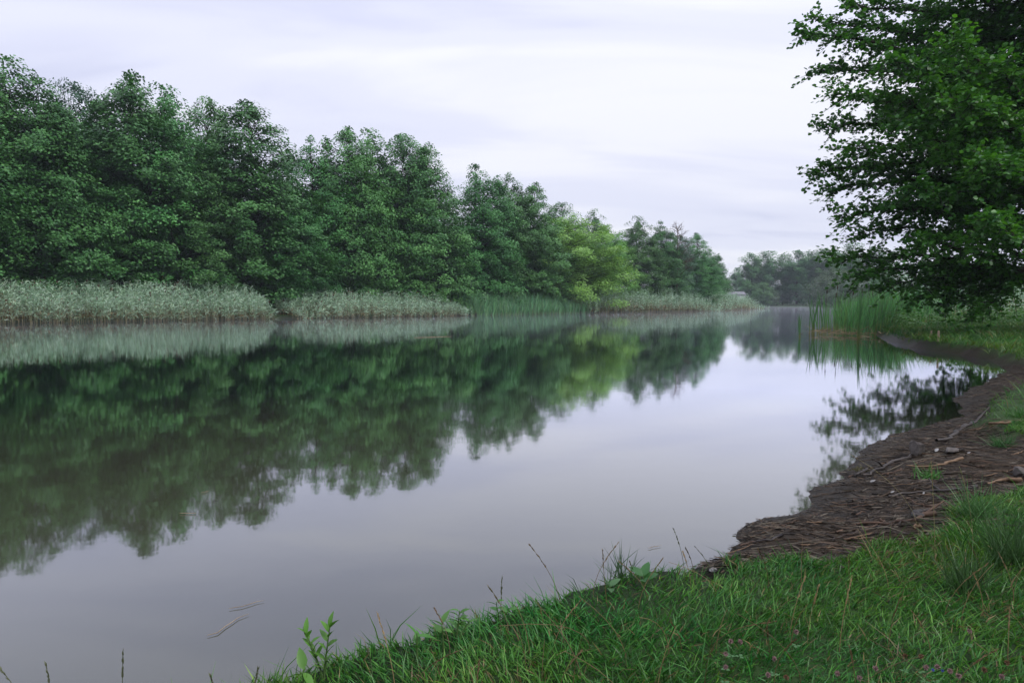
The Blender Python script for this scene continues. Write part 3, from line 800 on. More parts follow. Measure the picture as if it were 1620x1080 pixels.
# ------------------------------------------------------------------ big overhanging tree on the right
def near_tree():
    global rng
    keep = rng; rng = np.random.default_rng(20)
    bx, by = 16.75, 21.6
    zb = gz(bx, by) - 0.1
    root = empty('overhanging_tree', (bx, by, zb))
    tag(root, 'big dark leafy tree overhanging the water from the right edge', 'tree')
    B0 = np.array([bx, by, zb])
    t = np.linspace(0, 1, 12)
    TP = np.stack([0.25 * np.sin(t * 4), 0.2 * np.cos(t * 3) - 0.2, t * 15.5], -1)
    b = MB(); b.add(*tube(TP, 0.30 * (1 - t) ** 0.7 + 0.03 + 0.12 * np.exp(-t * 22), 12))
    link('trunk', b.mesh('trunk', True), M['bark'], root)
    limbs = []
    tips = [(1264, 52, 20.5), (1285, 30, 21.2), (1330, 8, 21.0), (1288, 112, 21), (1310, 150, 20), (1298, 200, 21.6), (1330, 235, 20), (1276, 272, 20.5),
            (1300, 300, 21.3), (1320, 345, 20), (1350, 372, 21), (1306, 408, 20.8), (1345, 432, 20), (1385, 455, 21.3), (1440, 470, 20.2),
            (1488, 482, 20.8), (1530, 500, 19.5), (1390, 100, 18.5), (1420, 200, 18), (1440, 300, 17.5), (1450, 390, 18), (1500, 60, 17),
            (1380, -40, 21), (1520, 160, 16.5), (1540, 260, 16.0), (1560, 350, 16.0), (1400, 330, 19.5), (1370, 160, 19.5), (1360, 260, 19.8), (1470, 140, 17.5), (1480, 240, 18)]
    for (px, py, Y) in tips:
        limbs.append(at_y(px + (16 if px < 1400 else 8), py, Y) - B0)
    for i in range(50):
        a = rng.uniform(0, 6.28); z = rng.uniform(3.4, 14.6); Lr = rng.uniform(2.4, 5.2) * (1 - max(0, z - 9) / 9)
        limbs.append(np.array([math.cos(a) * Lr, math.sin(a) * Lr, z + rng.uniform(-0.2, 0.6)]))
    for i in range(42):     # towards the water and the camera
        a = RAD(rng.uniform(150, 285)); z = rng.uniform(3.2, 13.5); Lr = rng.uniform(2.2, 4.5)
        limbs.append(np.array([math.cos(a) * Lr, math.sin(a) * Lr, z]))
    bb = MB(); LP, LO, LS, SZ = [], [], [], []
    for k, tipp in enumerate(limbs):
        Lh = math.hypot(tipp[0], tipp[1])
        z0 = max(tipp[2] - Lh * rng.uniform(0.12, 0.36), 1.5 if tipp[2] > 2 else 1.9)
        o = np.array([np.interp(z0, TP[:, 2], TP[:, j]) for j in range(3)])
        u_ = np.linspace(0, 1, 9)
        C = o + (tipp - o) * u_[:, None]
        C[:, 2] += np.sin(u_ * np.pi) * Lh * rng.uniform(0.04, 0.13)
        C[1:-1] += rng.normal(size=(7, 3)) * 0.07
        r0 = 0.022 + 0.010 * Lh
        bb.add(*tube(C, r0 * (1 - u_) ** 0.9 + 0.008, 6))
        hd = norm((tipp - o)[None])[0]
        side = norm(np.cross(hd, [0, 0, 1])[None])[0]
        tone = rng.uniform(-0.14, 0.18)
        nt_ = int(11 * Lh) + 14
        for j in range(nt_):
            q = 0.26 + 0.76 * (j + rng.uniform(0, 1)) / nt_; q = min(q, 1.0)
            c = np.array([np.interp(q, u_, C[:, m]) for m in range(3)])
            sg = 1 if j % 2 else -1
            d = norm((hd * rng.uniform(0.5, 1.0) + side * sg * rng.uniform(0.3, 1.1) * (1.15 - 0.6 * q) + np.array([0, 0, rng.normal(-0.02, 0.48)]))[None])[0]
            Lt = rng.uniform(0.5, 1.25) * (1.15 - 0.45 * q)
            v_ = np.linspace(0, 1, 3)
            W = c + d * Lt * v_[:, None]; W[:, 2] -= 0.22 * Lt * v_ ** 2
            bb.add(*tube(W, 0.010 * (1 - v_) + 0.004, 3))
            n = int(rng.uniform(14, 21) * Lt) + 6
            f = rng.uniform(0.05, 1.05, n)
            p_ = np.stack([np.interp(f, v_, W[:, m]) for m in range(3)], -1)
            p_ += rng.normal(size=(n, 3)) * np.array([0.05, 0.05, 0.045])
            LP.append(p_)
            lo = norm(np.cross(d, [0, 0, 1])[None])[0]
            sgn = np.where(rng.uniform(size=n) < 0.5, 1, -1)[:, None]
            LO.append(norm(d * 0.7 + lo * sgn * 0.9 + rng.normal(size=(n, 3)) * 0.25))
            LS.append(np.full(n, tone + rng.normal() * 0.06))
    link('branches', bb.mesh('branches', True), M['bark'], root)
    LP = np.vstack(LP); LO = np.vstack(LO); LS = np.concatenate(LS); n = len(LP)
    Nn = rng.normal(size=(n, 3)) * 0.45; Nn[:, 2] += 0.9; Nn = norm(Nn)
    D = LO.copy(); D[:, 2] -= 0.35; D = norm(D - Nn * (D * Nn).sum(1, keepdims=True))
    L = rng.uniform(0.09, 0.15, n)
    wp = LP + B0; off = wp[:, 0] > wp[:, 1] * 0.88      # beyond the picture edge: fewer, larger leaves
    keepm = ~off | (rng.uniform(size=n) < 0.42); L = np.where(off, L * 1.5, L)
    LP, Nn, D, L, LS = LP[keepm], Nn[keepm], D[keepm], L[keepm], LS[keepm]; n = len(LP)
    V, F = folded_leaves(LP, Nn, D, L, L * 0.86)
    T = np.repeat(np.clip(rng.normal(0.42, 0.22, n) + LS, 0, 1), 6)
    me = np_mesh('crown', V, F, T)
    print('near leaves', n)
    link('crown', me, M['near'], root)
    rng = keep
near_tree()

# ------------------------------------------------------------------ cattails on the right
def cattail_plant(x, y, hgt, n, seed, label, heads=0, broken=False):
    global rng
    keep = rng; rng = np.random.default_rng(seed)
    root = empty('cattail', (x, y, max(gz(x, y), -0.12))); tag(root, label, 'cattail', 'cattails standing apart in the water')
    for j in range(n):
        o = np.array([[rng.normal() * 0.05, rng.normal() * 0.05, 0]])
        d = norm(np.array([[rng.normal() * 0.09, rng.normal() * 0.07, 1]]))
        L = np.array([hgt * rng.uniform(0.65, 1.05)])
        fold = broken and j < 2
        V, F, t = ribbons(o, d, L, np.array([rng.uniform(0.03, 0.045)]), np.array([1.2 if fold else 0.02]), 8, [0.8, 1, 1, 1, .95, .85, .7, .45, .08],
                          norm(np.array([[1, rng.normal() * 0.4, 0]])), np.array([[0.55 if fold else rng.normal() * 0.06, 0, 0]]))
        c1 = np.array([[0.30, 0.25, 0.06]]) if fold else np.array([[0.11, 0.28, 0.085]]) * rng.uniform(0.8, 1.2)
        c0 = np.array([[0.30, 0.26, 0.08]])
        T = c0[:, None] * np.clip(1 - t * 3, 0, 1)[None, :, None] + c1[:, None] * np.clip(t * 3, 0, 1)[None, :, None]
        b = MB(); b.add(V, F, np.repeat(T, 2, axis=1).reshape(-1, 3))
        link('leaf', b.mesh('leaf'), M['reed'], root)
    for j in range(heads):
        x0, y0 = rng.normal() * 0.05, rng.normal() * 0.05; lx = rng.normal() * 0.08
        b = MB(); b.add(*tube([(x0, y0, 0), (x0 + lx * .5, y0, hgt * .5), (x0 + lx, y0, hgt * 1.02)], [.010, .009, .006], 5), (0.12, 0.16, 0.06))
        st = link('stem', b.mesh('stem', True), M['reed'], root)
        b = MB(); z = hgt * 0.86
        b.add(*tube([(x0 + lx * .86, y0, z), (x0 + lx * .87, y0, z + .03), (x0 + lx * .93, y0, z + .15), (x0 + lx * .96, y0, z + .17)], [.006, .02, .02, .006], 8), (0.045, 0.022, 0.012))
        link('seed_head', b.mesh('seed_head', True), M['reed'], st)
    rng = keep
ISO = [(1265, 533, 0.95, 4, 0, 'thin lone cattail farthest out in the water, left of the others'),
       (1285, 528, 1.75, 7, 0, 'first full cattail tuft from the left standing in open water'),
       (1296, 526, 1.55, 6, 0, 'cattail tuft with a folded yellow leaf in the water'),
       (1303, 525, 2.0, 7, 1, 'tall cattail with a dark head just right of the folded yellow leaf'),
       (1312, 524, 1.7, 6, 0, 'low cattail tuft at the left margin of the cattail bed'),
       (1322, 523, 2.25, 8, 1, 'tall cattail with a brown head at the left corner of the bed'),
       (1358, 535, 1.9, 7, 0, 'dark stiff cattail standing in front of the bed')]
for k, (px, py, hg, n, hd_, lab) in enumerate(ISO):
    p = on_z(px, py, 0.0)
    cattail_plant(p[0], p[1], hg, n, 300 + k, lab, hd_, broken=(k == 2))
def cattail_bed():
    global rng
    keep = rng; rng = np.random.default_rng(61)
    poly = [on_z(x, y, 0)[:2] for x, y in ((1318, 521), (1330, 528), (1362, 532), (1400, 531), (1425, 527), (1450, 519))]
    poly += [(24, 34), (32, 48), (24, 46), (18.5, 38)]
    n = 1500; pts = np.empty((0, 2)); P = np.array(poly); lo, hi = P.min(0), P.max(0)
    while len(pts) < n:
        c = rng.uniform(lo, hi, (4000, 2)); c = c[poly_sd(poly, c[:, 0], c[:, 1]) > 0]; pts = np.vstack([pts, c])
    pts = pts[:n]
    base = np.column_stack([pts, np.clip(ground_z(pts[:, 0], pts[:, 1]), -0.12, 0.4)])
    H = rng.uniform(1.35, 2.1, n) * (0.8 + 0.4 * fnoise(pts[:, 0] * 0.6, pts[:, 1] * 0.6, 91))
    nl = 7; idx = np.repeat(np.arange(n), nl); m = n * nl
    o = base[idx] + np.column_stack([rng.normal(0, 0.06, (m, 2)), np.zeros(m)])
    d = norm(np.column_stack([rng.normal(0.02, 0.13, m), rng.normal(0, 0.10, m), np.ones(m)]))
    L = H[idx] * rng.uniform(0.5, 1.05, m)
    bend = np.column_stack([rng.normal(0.05, 0.13, m), rng.normal(0, 0.1, m), np.zeros(m)])
    V, F, t = ribbons(o, d, L, rng.uniform(0.018, 0.034, m), np.abs(rng.normal(0, 0.07, m)), 4, [0.8, 1, 0.95, 0.7, 0.08], None, bend)
    c1 = np.array([0.095, 0.250, 0.075]) * rng.uniform(0.6, 1.35, (m, 1)) * (1 + 0.25 * rng.uniform(-1, 1, (m, 3)))
    yel = rng.uniform(size=(m, 1))
    c0 = np.where(yel < 0.35, np.array([0.24, 0.24, 0.05]), np.where(yel < 0.45, TAN * 1.2, c1 * 1.3))
    T = c0[:, None] * np.clip(1 - t * 3, 0, 1)[None, :, None] + c1[:, None] * np.clip(t * 3, 0, 1)[None, :, None]
    B = MB(); B.add(V, F, np.repeat(T, 2, axis=1).reshape(-1, 3))
    # broken yellow straw lying at the water's edge
    k = 80; q = rng.uniform(0, 1, k); e0, e1 = on_z(1292, 527, 0.03), on_z(1400, 533, 0.03)
    o = e0 + (e1 - e0) * q[:, None] + np.column_stack([rng.normal(0, 0.3, (k, 2)), rng.uniform(0.0, 0.12, k)])
    a = rng.uniform(0, 6.28, k); d = norm(np.stack([np.cos(a), np.sin(a) * 0.5, rng.normal(0.12, 0.18, k)], -1))
    V, F, t = ribbons(o, d, rng.uniform(0.2, 0.7, k), np.full(k, 0.02), np.full(k, 0.05), 2, [1, 1, 0.3])
    c = np.array([0.40, 0.30, 0.17]) * rng.uniform(0.5, 1.3, (k, 1)); B.add(V, F, blade_tint(c, c, t))
    tag(link('cattails', B.mesh('cattails'), M['reed']), 'dense bed of green cattails at the right shore', None, None, 'stuff')
    # brown heads that stand out of the bed
    for j, (px, py, Y) in enumerate(((1321, 470, 31), (1348, 466, 32), (1362, 463, 33), (1412, 458, 34), (1425, 456, 35), (1378, 468, 33))):
        p = at_y(px, py, Y); b = MB()
        root = empty('bulrush', (p[0], p[1], 0)); zt = p[2]
        tag(root, 'brown cattail head rising above the dense bed', 'cattail', 'brown cattail heads above the bed')
        b.add(*tube([(0, 0, 0), (0.02, 0, zt * .5), (0.05, 0, zt)], [.010, .009, .007], 5), (0.10, 0.15, 0.06)); link('stem', b.mesh('stem', True), M['reed'], root)
        b = MB(); b.add(*tube([(.05, 0, zt - .02), (.05, 0, zt), (.055, 0, zt + .17), (.055, 0, zt + .2)], [.008, .026, .026, .006], 8), (0.05, 0.025, 0.014))
        link('seed_head', b.mesh('seed_head', True), M['reed'], root)
    rng = keep
cattail_bed()
# pale reeds and weeds behind the right bank
reed_bed('reeds', 'pale hazy reeds behind the grassy bank on the right', [(60, 52), (40, 42), (26, 34), (21, 33)], 1500, 2.0, seed=9, depth=(-6, 4), taper=0.04, tanbase=0.3)
cs, rs = [], []
for q in np.linspace(0, 1, 30):
    x = 15.2 + q * 16; y = 26.5 + rng.uniform(-1.0, 1.5) + q * 4
    cs.append((x, y, gz(x, y) - 0.1)); k = rng.uniform(0.7, 1.2); rs.append((0.9 * k, 0.8 * k, 0.9 * k))
leafy_mass('undergrowth', 'bright green leafy weeds on the right bank behind the grass', cs, rs, 420, 0.13, 'shrub', 43)
cs, rs = [], []
for q in np.linspace(0, 1, 12):
    x = 19 + q * 9; y = 24.5 + rng.uniform(-0.4, 0.4) + q
    cs.append((x, y, gz(x, y) - 0.1)); rs.append((0.9, 0.6, 0.75))
leafy_mass('undergrowth', 'low dark bramble line at the back of the right bank', cs, rs, 500, 0.12, 'near', 44)

# ------------------------------------------------------------------ grass
def scatter_grass(name, label, region, n, hgt, wid, seed, dens_y=None, cols=None, lean=0.35, minmud=0.35):
    global rng
    keep = rng; rng = np.random.default_rng(seed)
    x0, x1, y0, y1 = region
    pts = np.empty((0, 2))
    while len(pts) < n:
        q = rng.uniform(size=(60000, 2))
        yy = y0 + (y1 - y0) * q[:, 1] ** (dens_y or 1.0)
        xx = x0 + (x1 - x0) * q[:, 0]
        ok = (xx < yy * (1.05 if wid[1] > 0.01 else 0.80) + 0.9) & (xx > -yy * 0.5 - 1.6)
        xx, yy = xx[ok], yy[ok]
        sd = lake_sd(xx, yy); md = mud_amount(xx, yy)
        patch = fnoise(xx * 1.7, yy * 1.7, 15)
        ok = (sd > 0.0) & (md < minmud) & (rng.uniform(size=len(xx)) < sstep(0.16, 0.40, patch) * 0.55 + 0.45)
        pts = np.vstack([pts, np.column_stack([xx[ok], yy[ok]])])
    pts = pts[:n]
    z = ground_z(pts[:, 0], pts[:, 1])
    P = np.column_stack([pts, z - 0.01])
    tall = 0.35 + 0.9 * fnoise(pts[:, 0] * 2.2, pts[:, 1] * 2.2, 33) + 0.7 * fnoise(pts[:, 0] * 7, pts[:, 1] * 7, 34) ** 1.5
    L = rng.uniform(hgt[0], hgt[1], n) * tall
    ang = 6.28 * fnoise(pts[:, 0] * 1.3, pts[:, 1] * 1.3, 51) * 1.6 + rng.normal(0, 1.3, n)
    D = norm(np.stack([np.cos(ang) * lean, np.sin(ang) * lean, np.ones(n)], -1) + rng.normal(size=(n, 3)) * 0.16)
    bend = np.stack([np.cos(ang), np.sin(ang), np.zeros(n)], -1) * rng.uniform(0.05, 0.6, (n, 1))
    sc_ = np.clip(pts[:, 1] / 18, 0.35, 1) if wid[1] > 0.01 else np.ones(n)
    L = L * (0.3 + 0.7 * sc_)
    V, F, t = ribbons(P, D, L, rng.uniform(wid[0], wid[1], n) * sc_, rng.uniform(0.05, 0.45, n), 2, [0.9, 1, 0.06], None, bend)
    g1 = np.array([0.025, 0.112, 0.014]); g2 = np.array([0.092, 0.246, 0.032]); dr = np.array([0.20, 0.15, 0.065])
    k = np.clip(rng.normal(0.4, 0.3, n) + (fnoise(pts[:, 0] * 3, pts[:, 1] * 3, 71) - 0.44), 0, 1)[:, None]
    c = g1 * (1 - k) + g2 * k
    hue = (fnoise(pts[:, 0] * 1.4, pts[:, 1] * 1.4, 91) - 0.44)[:, None] * 2.2 + rng.normal(0, 0.2, (n, 1))
    c = c * (1 + hue * np.array([0.9, 0.15, -0.5])).clip(0.3, 2.0) * rng.uniform(0.6, 1.25, (n, 1))
    dry = rng.uniform(size=n) < 0.05 + 0.16 * (fnoise(pts[:, 0] * 2.6, pts[:, 1] * 2.6, 81) > 0.56)
    c = np.where(dry[:, None], dr * rng.uniform(0.5, 1.2, (n, 1)), c)
    if cols is not None: c = c * np.array(cols)
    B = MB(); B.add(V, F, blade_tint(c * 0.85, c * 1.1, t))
    tag(link(name, B.mesh(name), M['grass']), label, None, None, 'stuff')
    rng = keep
scatter_grass('grass', 'thick green grass on the near bank', (-1.6, 5.2, 0.9, 5.6), 100000, (0.028, 0.075), (0.0022, 0.0047), 501, 1.25)
scatter_grass('grass', 'grass on the right bank by the tree', (3.0, 34, 5.0, 30), 54000, (0.12, 0.34), (0.008, 0.016), 502, 1.0, (1.0, 0.92, 0.8), 0.4, 0.45)
scatter_grass('grass', 'longer loose grass standing above the near lawn', (-1.2, 4.6, 1.0, 4.8), 3000, (0.07, 0.15), (0.002, 0.004), 503, 1.25, (0.8, 0.9, 0.8), 0.25)

# tan seed stalks of the lawn
def stalk(x, y, hgt, lean, label, seed, col=(0.24, 0.17, 0.09), group=None, head=True, r0=0.0010):
    r = np.random.default_rng(seed); z = gz(x, y)
    root = empty('grass_stalk', (x, y, z - 0.005)); tag(root, label, 'grass stalk', group)
    t = np.linspace(0, 1, 7)
    P = np.stack([lean[0] * t ** 2 * hgt + r.normal() * 0.01 * t, lean[1] * t ** 2 * hgt, hgt * t * (1 - 0.15 * (lean[0] ** 2) * t)], -1)
    b = MB(); b.add(*tube(P, r0 * (1.15 - 0.5 * t), 5), np.array(col)); link('stem', b.mesh('stem', True), M['dry'], root)
    if head:
        b = MB(); n = 26; f = r.uniform(0.66, 1.0, n)
        o = np.stack([np.interp(f, t, P[:, m]) for m in range(3)], -1)
        a = r.uniform(0, 6.28, n); tan_ = norm((P[-1] - P[-2])[None])
        d = norm(tan_ + np.stack([np.cos(a), np.sin(a), 0 * a], -1) * 0.28)
        Nn = norm(np.cross(d, r.normal(size=(n, 3)))); Lg = r.uniform(0.008, 0.015, n)
        V, F = diamond_leaves(o + d * 0.004, Nn, d, Lg, Lg * 0.33); b.add(V, F, np.array(col) * 1.1)
        link('seed_head', b.mesh('seed_head'), M['dry'], root)
DK = (0.085, 0.095, 0.05)
WAT = [ # base px,py (on the bank), height, lean, colour, label
    (48, 1135, 0.205, (-0.45, 0.0), DK, 'dark seed stalk leaning left at the bottom left corner over the water'),
    (84, 1135, 0.175, (-0.10, 0.0), DK, 'short upright seed stalk second from the left at the bottom'),
    (196, 1135, 0.215, (0.06, 0.0), DK, 'straight seed stalk standing alone over the water at bottom left'),
    (345, 1125, 0.135, (-0.15, 0.0), DK, 'short stub of a stalk at the bottom left of the leafy plant'),
    (398, 1125, 0.15, (0.12, 0.0), DK, 'short stalk just left of the leafy plant at the bottom'),
    (588, 1056, 0.105, (-0.18, 0.0), DK, 'bent dark stalk over the water right of the leafy plant'),
    (712, 1010, 0.14, (-0.32, 0.0), (0.16, 0.11, 0.07), 'thin brown stalk leaning left over the grass edge'),
    (792, 985, 0.19, (0.03, 0.0), DK, 'tall upright dark seed stalk on the grass edge'),
    (805, 985, 0.17, (-0.40, 0.0), (0.14, 0.12, 0.07), 'pale stalk leaning left beside the tall upright dark one'),
    (1084, 897, 0.19, (-0.20, 0.0), DK, 'long seed stalk leaning left near the corner of the mud'),
    (1138, 886, 0.20, (-0.42, 0.0), DK, 'curved seed stalk leaning left at the corner of the mud'),
    (1006, 905, 0.09, (-0.22, 0.0), DK, 'short dark stalk rising from the broad-leaved plant'),
    (1480, 878, 0.40, (-0.03, 0.0), (0.20, 0.17, 0.08), 'tall straight tan stalk standing before the dark mud'),
    (1540, 850, 0.32, (-0.15, 0.0), (0.18, 0.18, 0.08), 'tall greenish stalk before the mud near the right edge'),
    (1455, 830, 0.42, (-0.75, 0.0), (0.20, 0.17, 0.09), 'long thin tan stalk slanting left across the mud'),
]
for k, (px, py, hg, ln, col, lab) in enumerate(WAT):
    p = on_z(px, py, 0.25); stalk(p[0], p[1], hg, ln, lab, 700 + k, col)
r_ = np.random.default_rng(9)
cnt = 0
while cnt < 60:
    px, py = r_.uniform(620, 1625), r_.uniform(900, 1105)
    p = on_z(px, py, 0.25)
    if lake_sd(p[:1], p[1:2])[0] < 0.12 or mud_amount(p[:1], p[1:2])[0] > 0.3: continue
    c = np.array((0.20, 0.14, 0.065)) * r_.uniform(0.4, 1.0)
    stalk(p[0], p[1], r_.uniform(0.09, 0.22), (r_.normal(0, 0.45), r_.normal(0, 0.3)), 'thin tan grass stalk among the green blades of the near bank', 800 + cnt, tuple(c), 'dry stalks in the near grass', head=cnt % 2 == 0)
    cnt += 1

# clover heads
def clover_mesh(seed, col):
    r = np.random.default_rng(seed); n = 70
    d = norm(r.normal(size=(n, 3)) + np.array([0, 0, 0.5])); L = r.uniform(0.006, 0.0095, n)
    Nn = norm(np.cross(d, r.normal(size=(n, 3))))
    V, F = diamond_leaves(d * 0.0062, Nn, d, L * 1.25, L * 0.5)
    b = MB(); b.add(V, F, np.repeat(np.array(col) * r.uniform(0.7, 1.25, (n, 1)), 4, axis=0))
    me = b.mesh('flower_head'); me.materials.append(M['flower']); return me
PINK, BRN, BLUE = (0.27, 0.17, 0.165), (0.16, 0.09, 0.05), (0.07, 0.10, 0.36)
cl_me = [clover_mesh(i, PINK) for i in range(3)]; cb_me = clover_mesh(9, BRN); bl_me = clover_mesh(10, BLUE)
b = MB(); b.add(*tube([(0, 0, -0.085), (0.006, 0, -0.04), (0, 0, 0)], [0.0011] * 3, 5), (0.06, 0.13, 0.04)); cst = b.mesh('stem', True); cst.materials.append(M['plant'])
b = MB()
for k in range(3):
    a = k * 2.094; V, F = diamond_leaves(np.array([[0.010 * math.cos(a), 0.010 * math.sin(a), -0.055]]), np.array([[0, 0, 1.0]]), np.array([[math.cos(a), math.sin(a), 0]]), np.array([0.020]), np.array([0.016])); b.add(V, F, (0.05, 0.14, 0.04))
clf = b.mesh('leaf'); clf.materials.append(M['plant'])
CL = [(1260, 999, 0), (1148, 1034, 0), (1148, 1055, 0), (1225, 1042, 0), (1215, 1067, 0), (1325, 1065, 0), (1385, 1057, 0), (1483, 1054, 0), (1503, 1061, 0), (1517, 1069, 0),
      (1534, 998, 0), (1156, 1014, 0), (1171, 1015, 0), (1465, 1055, 0), (1585, 1070, 0), (1432, 1037, 1), (1457, 1038, 1), (1557, 1059, 1), (1593, 1048, 1), (1244, 1071, 1), (1491, 1060, 2), (1476, 1059, 2), (1360, 1072, 0)]
CLAB = ['pale pink clover head in the near grass', 'withered brown clover head in the near grass', 'tiny blue flower beside the pink clover heads']
CGRP = ['pink clover heads', 'withered clover heads', 'tiny blue flowers']
for k, (px, py, ty) in enumerate(CL):
    p = on_z(px, py, 0.36)
    zt = gz(p[0], p[1]) + 0.105; p = on_z(px, py, zt)
    root = empty('clover_flower' if ty < 2 else 'blue_flower', tuple(p), k * 1.3); tag(root, CLAB[ty], 'flower', CGRP[ty])
    root.scale = (0.35,) * 3 if ty == 2 else (0.68,) * 3
    link('flower_head', [cl_me[k % 3], cb_me, bl_me][ty], None, root); link('stem', cst, None, root); link('leaf', clf, None, root)

# leafy plants on the bank edge
def leaf_blade(L, W, curl=0.25):
    t = np.linspace(0, 1, 6); w = np.sin(np.pi * t ** 0.8) ** 0.8 * W * 0.5; w[-1] = 0.0004; w[0] = 0.001
    c = np.stack([L * t, 0 * t, -curl * L * t ** 2], -1)
    V = np.stack([c + np.stack([0 * t, w, w * 0.25], -1), c, c + np.stack([0 * t, -w, w * 0.25], -1)], 1).reshape(-1, 3)
    F = []
    for i in range(5):
        for j in range(2): a = i * 3 + j; F.append([a, a + 1, a + 4, a + 3])
    return V, np.array(F)
def leafy_plant(x, y, stems, label, col=(0.10, 0.24, 0.05)):
    """stems: list of (height, lean_x, list of (fraction, azimuth deg, elevation deg, length, width))"""
    z = gz(x, y); root = empty('leafy_plant', (x, y, z - 0.005)); tag(root, label, 'plant')
    for (hg, lx, lv) in stems:
        t = np.linspace(0, 1, 6); P = np.stack([lx * t ** 1.3, 0.0 * t, hg * t], -1)
        b = MB(); b.add(*tube(P, 0.0028 * (1.2 - 0.7 * t), 6), (0.09, 0.16, 0.05)); st = link('stem', b.mesh('stem', True), M['plant'], root)
        for (f, a, el, L, W) in lv:
            V, F = leaf_blade(L, W); b = MB(); b.add(V, F, np.array(col) * random.uniform(0.8, 1.2))
            o = link('leaf', b.mesh('leaf', True), M['plant'], st)
            o.location = [np.interp(f, t, P[:, m]) for m in range(3)]; o.rotation_euler = (random.uniform(-.5, .5), -RAD(el), RAD(a))
def rank(n, f0, f1, L, W, el=45, a0=0):
    return [(f0 + (f1 - f0) * i / (n - 1), a0 + (0 if i % 2 else 180) + random.uniform(-40, 40), el + random.uniform(-12, 12), L * random.uniform(0.8, 1.15), W) for i in range(n)]
def P25(px, py): q = on_z(px, py, 0.22); return q[0], q[1]
x, y = P25(512, 1066)
leafy_plant(x, y, [(0.135, -0.045, rank(9, 0.45, 1.0, 0.035, 0.013, 60) + [(1.0, 100, 75, 0.04, 0.014)]),
                   (0.150, 0.018, rank(10, 0.25, 1.0, 0.040, 0.017, 55) + [(1.0, 80, 80, 0.042, 0.018)]),
                   (0.060, 0.008, rank(4, 0.5, 1.0, 0.026, 0.011, 40))], 'bright leafy plant with two upright shoots at the bottom water edge', (0.075, 0.20, 0.022))
x, y = P25(478, 1090)
leafy_plant(x, y, [(0.075, 0.005, [(1.0, 130, 62, 0.055, 0.026), (0.9, -40, -20, 0.05, 0.024), (0.85, 200, 10, 0.04, 0.018)])], 'small plant with one big upright leaf left of the two-shoot plant', (0.07, 0.18, 0.022))
x, y = P25(660, 1035)
leafy_plant(x, y, [(0.085, 0.0, [(0.9, 150, 50, 0.05, 0.02), (0.9, 10, 0, 0.055, 0.022), (0.6, 100, 60, 0.04, 0.02), (0.5, 250, 50, 0.04, 0.02)])], 'low broad-leaved plant at the grass edge left of the pale weed', (0.05, 0.17, 0.022))
x, y = P25(702, 1020)
leafy_plant(x, y, [(0.085, -0.005, [(1.0, 60, 50, 0.045, 0.02), (0.95, 190, 45, 0.04, 0.02), (0.8, 320, 20, 0.04, 0.018), (0.7, 140, 30, 0.04, 0.018)])], 'pale yellow-green weed on the grass edge', (0.075, 0.20, 0.03))
x, y = P25(722, 1005)
leafy_plant(x, y, [(0.10, 0.01, rank(7, 0.5, 1.0, 0.035, 0.016, 30)), (0.07, 0.04, rank(5, 0.5, 1.0, 0.03, 0.014, 30))], 'clump of small bright leaves just right of the pale weed', (0.06, 0.18, 0.022))
x, y = P25(790, 975)
leafy_plant(x, y, [(0.075, -0.01, rank(6, 0.4, 1.0, 0.035, 0.018, 25)), (0.05, 0.03, rank(4, 0.5, 1.0, 0.03, 0.016, 25))], 'small leafy weed at the foot of the tall dark stalk', (0.05, 0.17, 0.022))
x, y = P25(1018, 922)
leafy_plant(x, y, [(0.05, 0.0, [(0.9, 60, 50, 0.06, 0.034), (0.9, 150, 35, 0.06, 0.034), (0.7, 0, 30, 0.055, 0.03), (0.7, 260, 25, 0.05, 0.03)])], 'broad-leaved plantain on the grass edge near the spiky tuft', (0.03, 0.11, 0.024))
x, y = P25(965, 930)
leafy_plant(x, y, [(0.03, 0.0, [(0.9, 30, 35, 0.05, 0.028), (0.9, 140, 30, 0.05, 0.028), (0.7, 270, 20, 0.045, 0.026)])], 'pale low plantain left of the spiky tuft', (0.05, 0.12, 0.04))

# spiky tufts
def tuft(x, y, n, hgt, label, seed, col, spread=0.5, wid=0.004):
    global rng
    keep = rng; rng = np.random.default_rng(seed)
    z = gz(x, y); root = empty('grass_tuft', (x, y, z)); tag(root, label, 'grass tuft')
    o = np.column_stack([rng.normal(0, 0.03, (n, 2)), np.full(n, -0.01)])
    d = norm(np.column_stack([rng.normal(0, spread, n), rng.normal(0, spread, n), np.ones(n)]))
    V, F, t = ribbons(o, d, hgt * rng.uniform(0.5, 1.1, n), np.full(n, wid), rng.uniform(0, 0.25, n), 4, [0.9, 1, 0.8, 0.5, 0.05])
    c = np.array(col) * rng.uniform(0.6, 1.3, (n, 1)); b = MB(); b.add(V, F, blade_tint(c, c, t))
    link('blades', b.mesh('blades'), M['grass'], root); rng = keep
x, y = P25(980, 905); tuft(x, y, 46, 0.16, 'spiky dark tuft sticking out over the water at the grass edge', 1, (0.05, 0.11, 0.04), 0.42, 0.003)
x, y = P25(1540, 815); tuft(x, y, 120, 0.22, 'loose green tuft at the top edge of the near grass before the mud', 2, (0.07, 0.17, 0.05), 0.55)
x, y = P25(1470, 728); tuft(x, y, 70, 0.13, 'small green tuft growing alone on the mud beside the grey stone', 3, (0.07, 0.20, 0.04), 0.6, 0.006)
x, y = P25(1590, 690); tuft(x, y, 150, 0.17, 'green tuft on the mud at the right edge behind the black branch', 4, (0.04, 0.13, 0.03), 0.8, 0.0035)
x, y = P25(1612, 660); tuft(x, y, 150, 0.18, 'upper green tuft at the right edge above the black branch', 5, (0.05, 0.15, 0.03), 0.8, 0.0035)
x, y = P25(1600, 900); tuft(x, y, 150, 0.30, 'tall dark grass clump at the right edge of the near grass', 6, (0.045, 0.10, 0.03), 0.35, 0.0035)
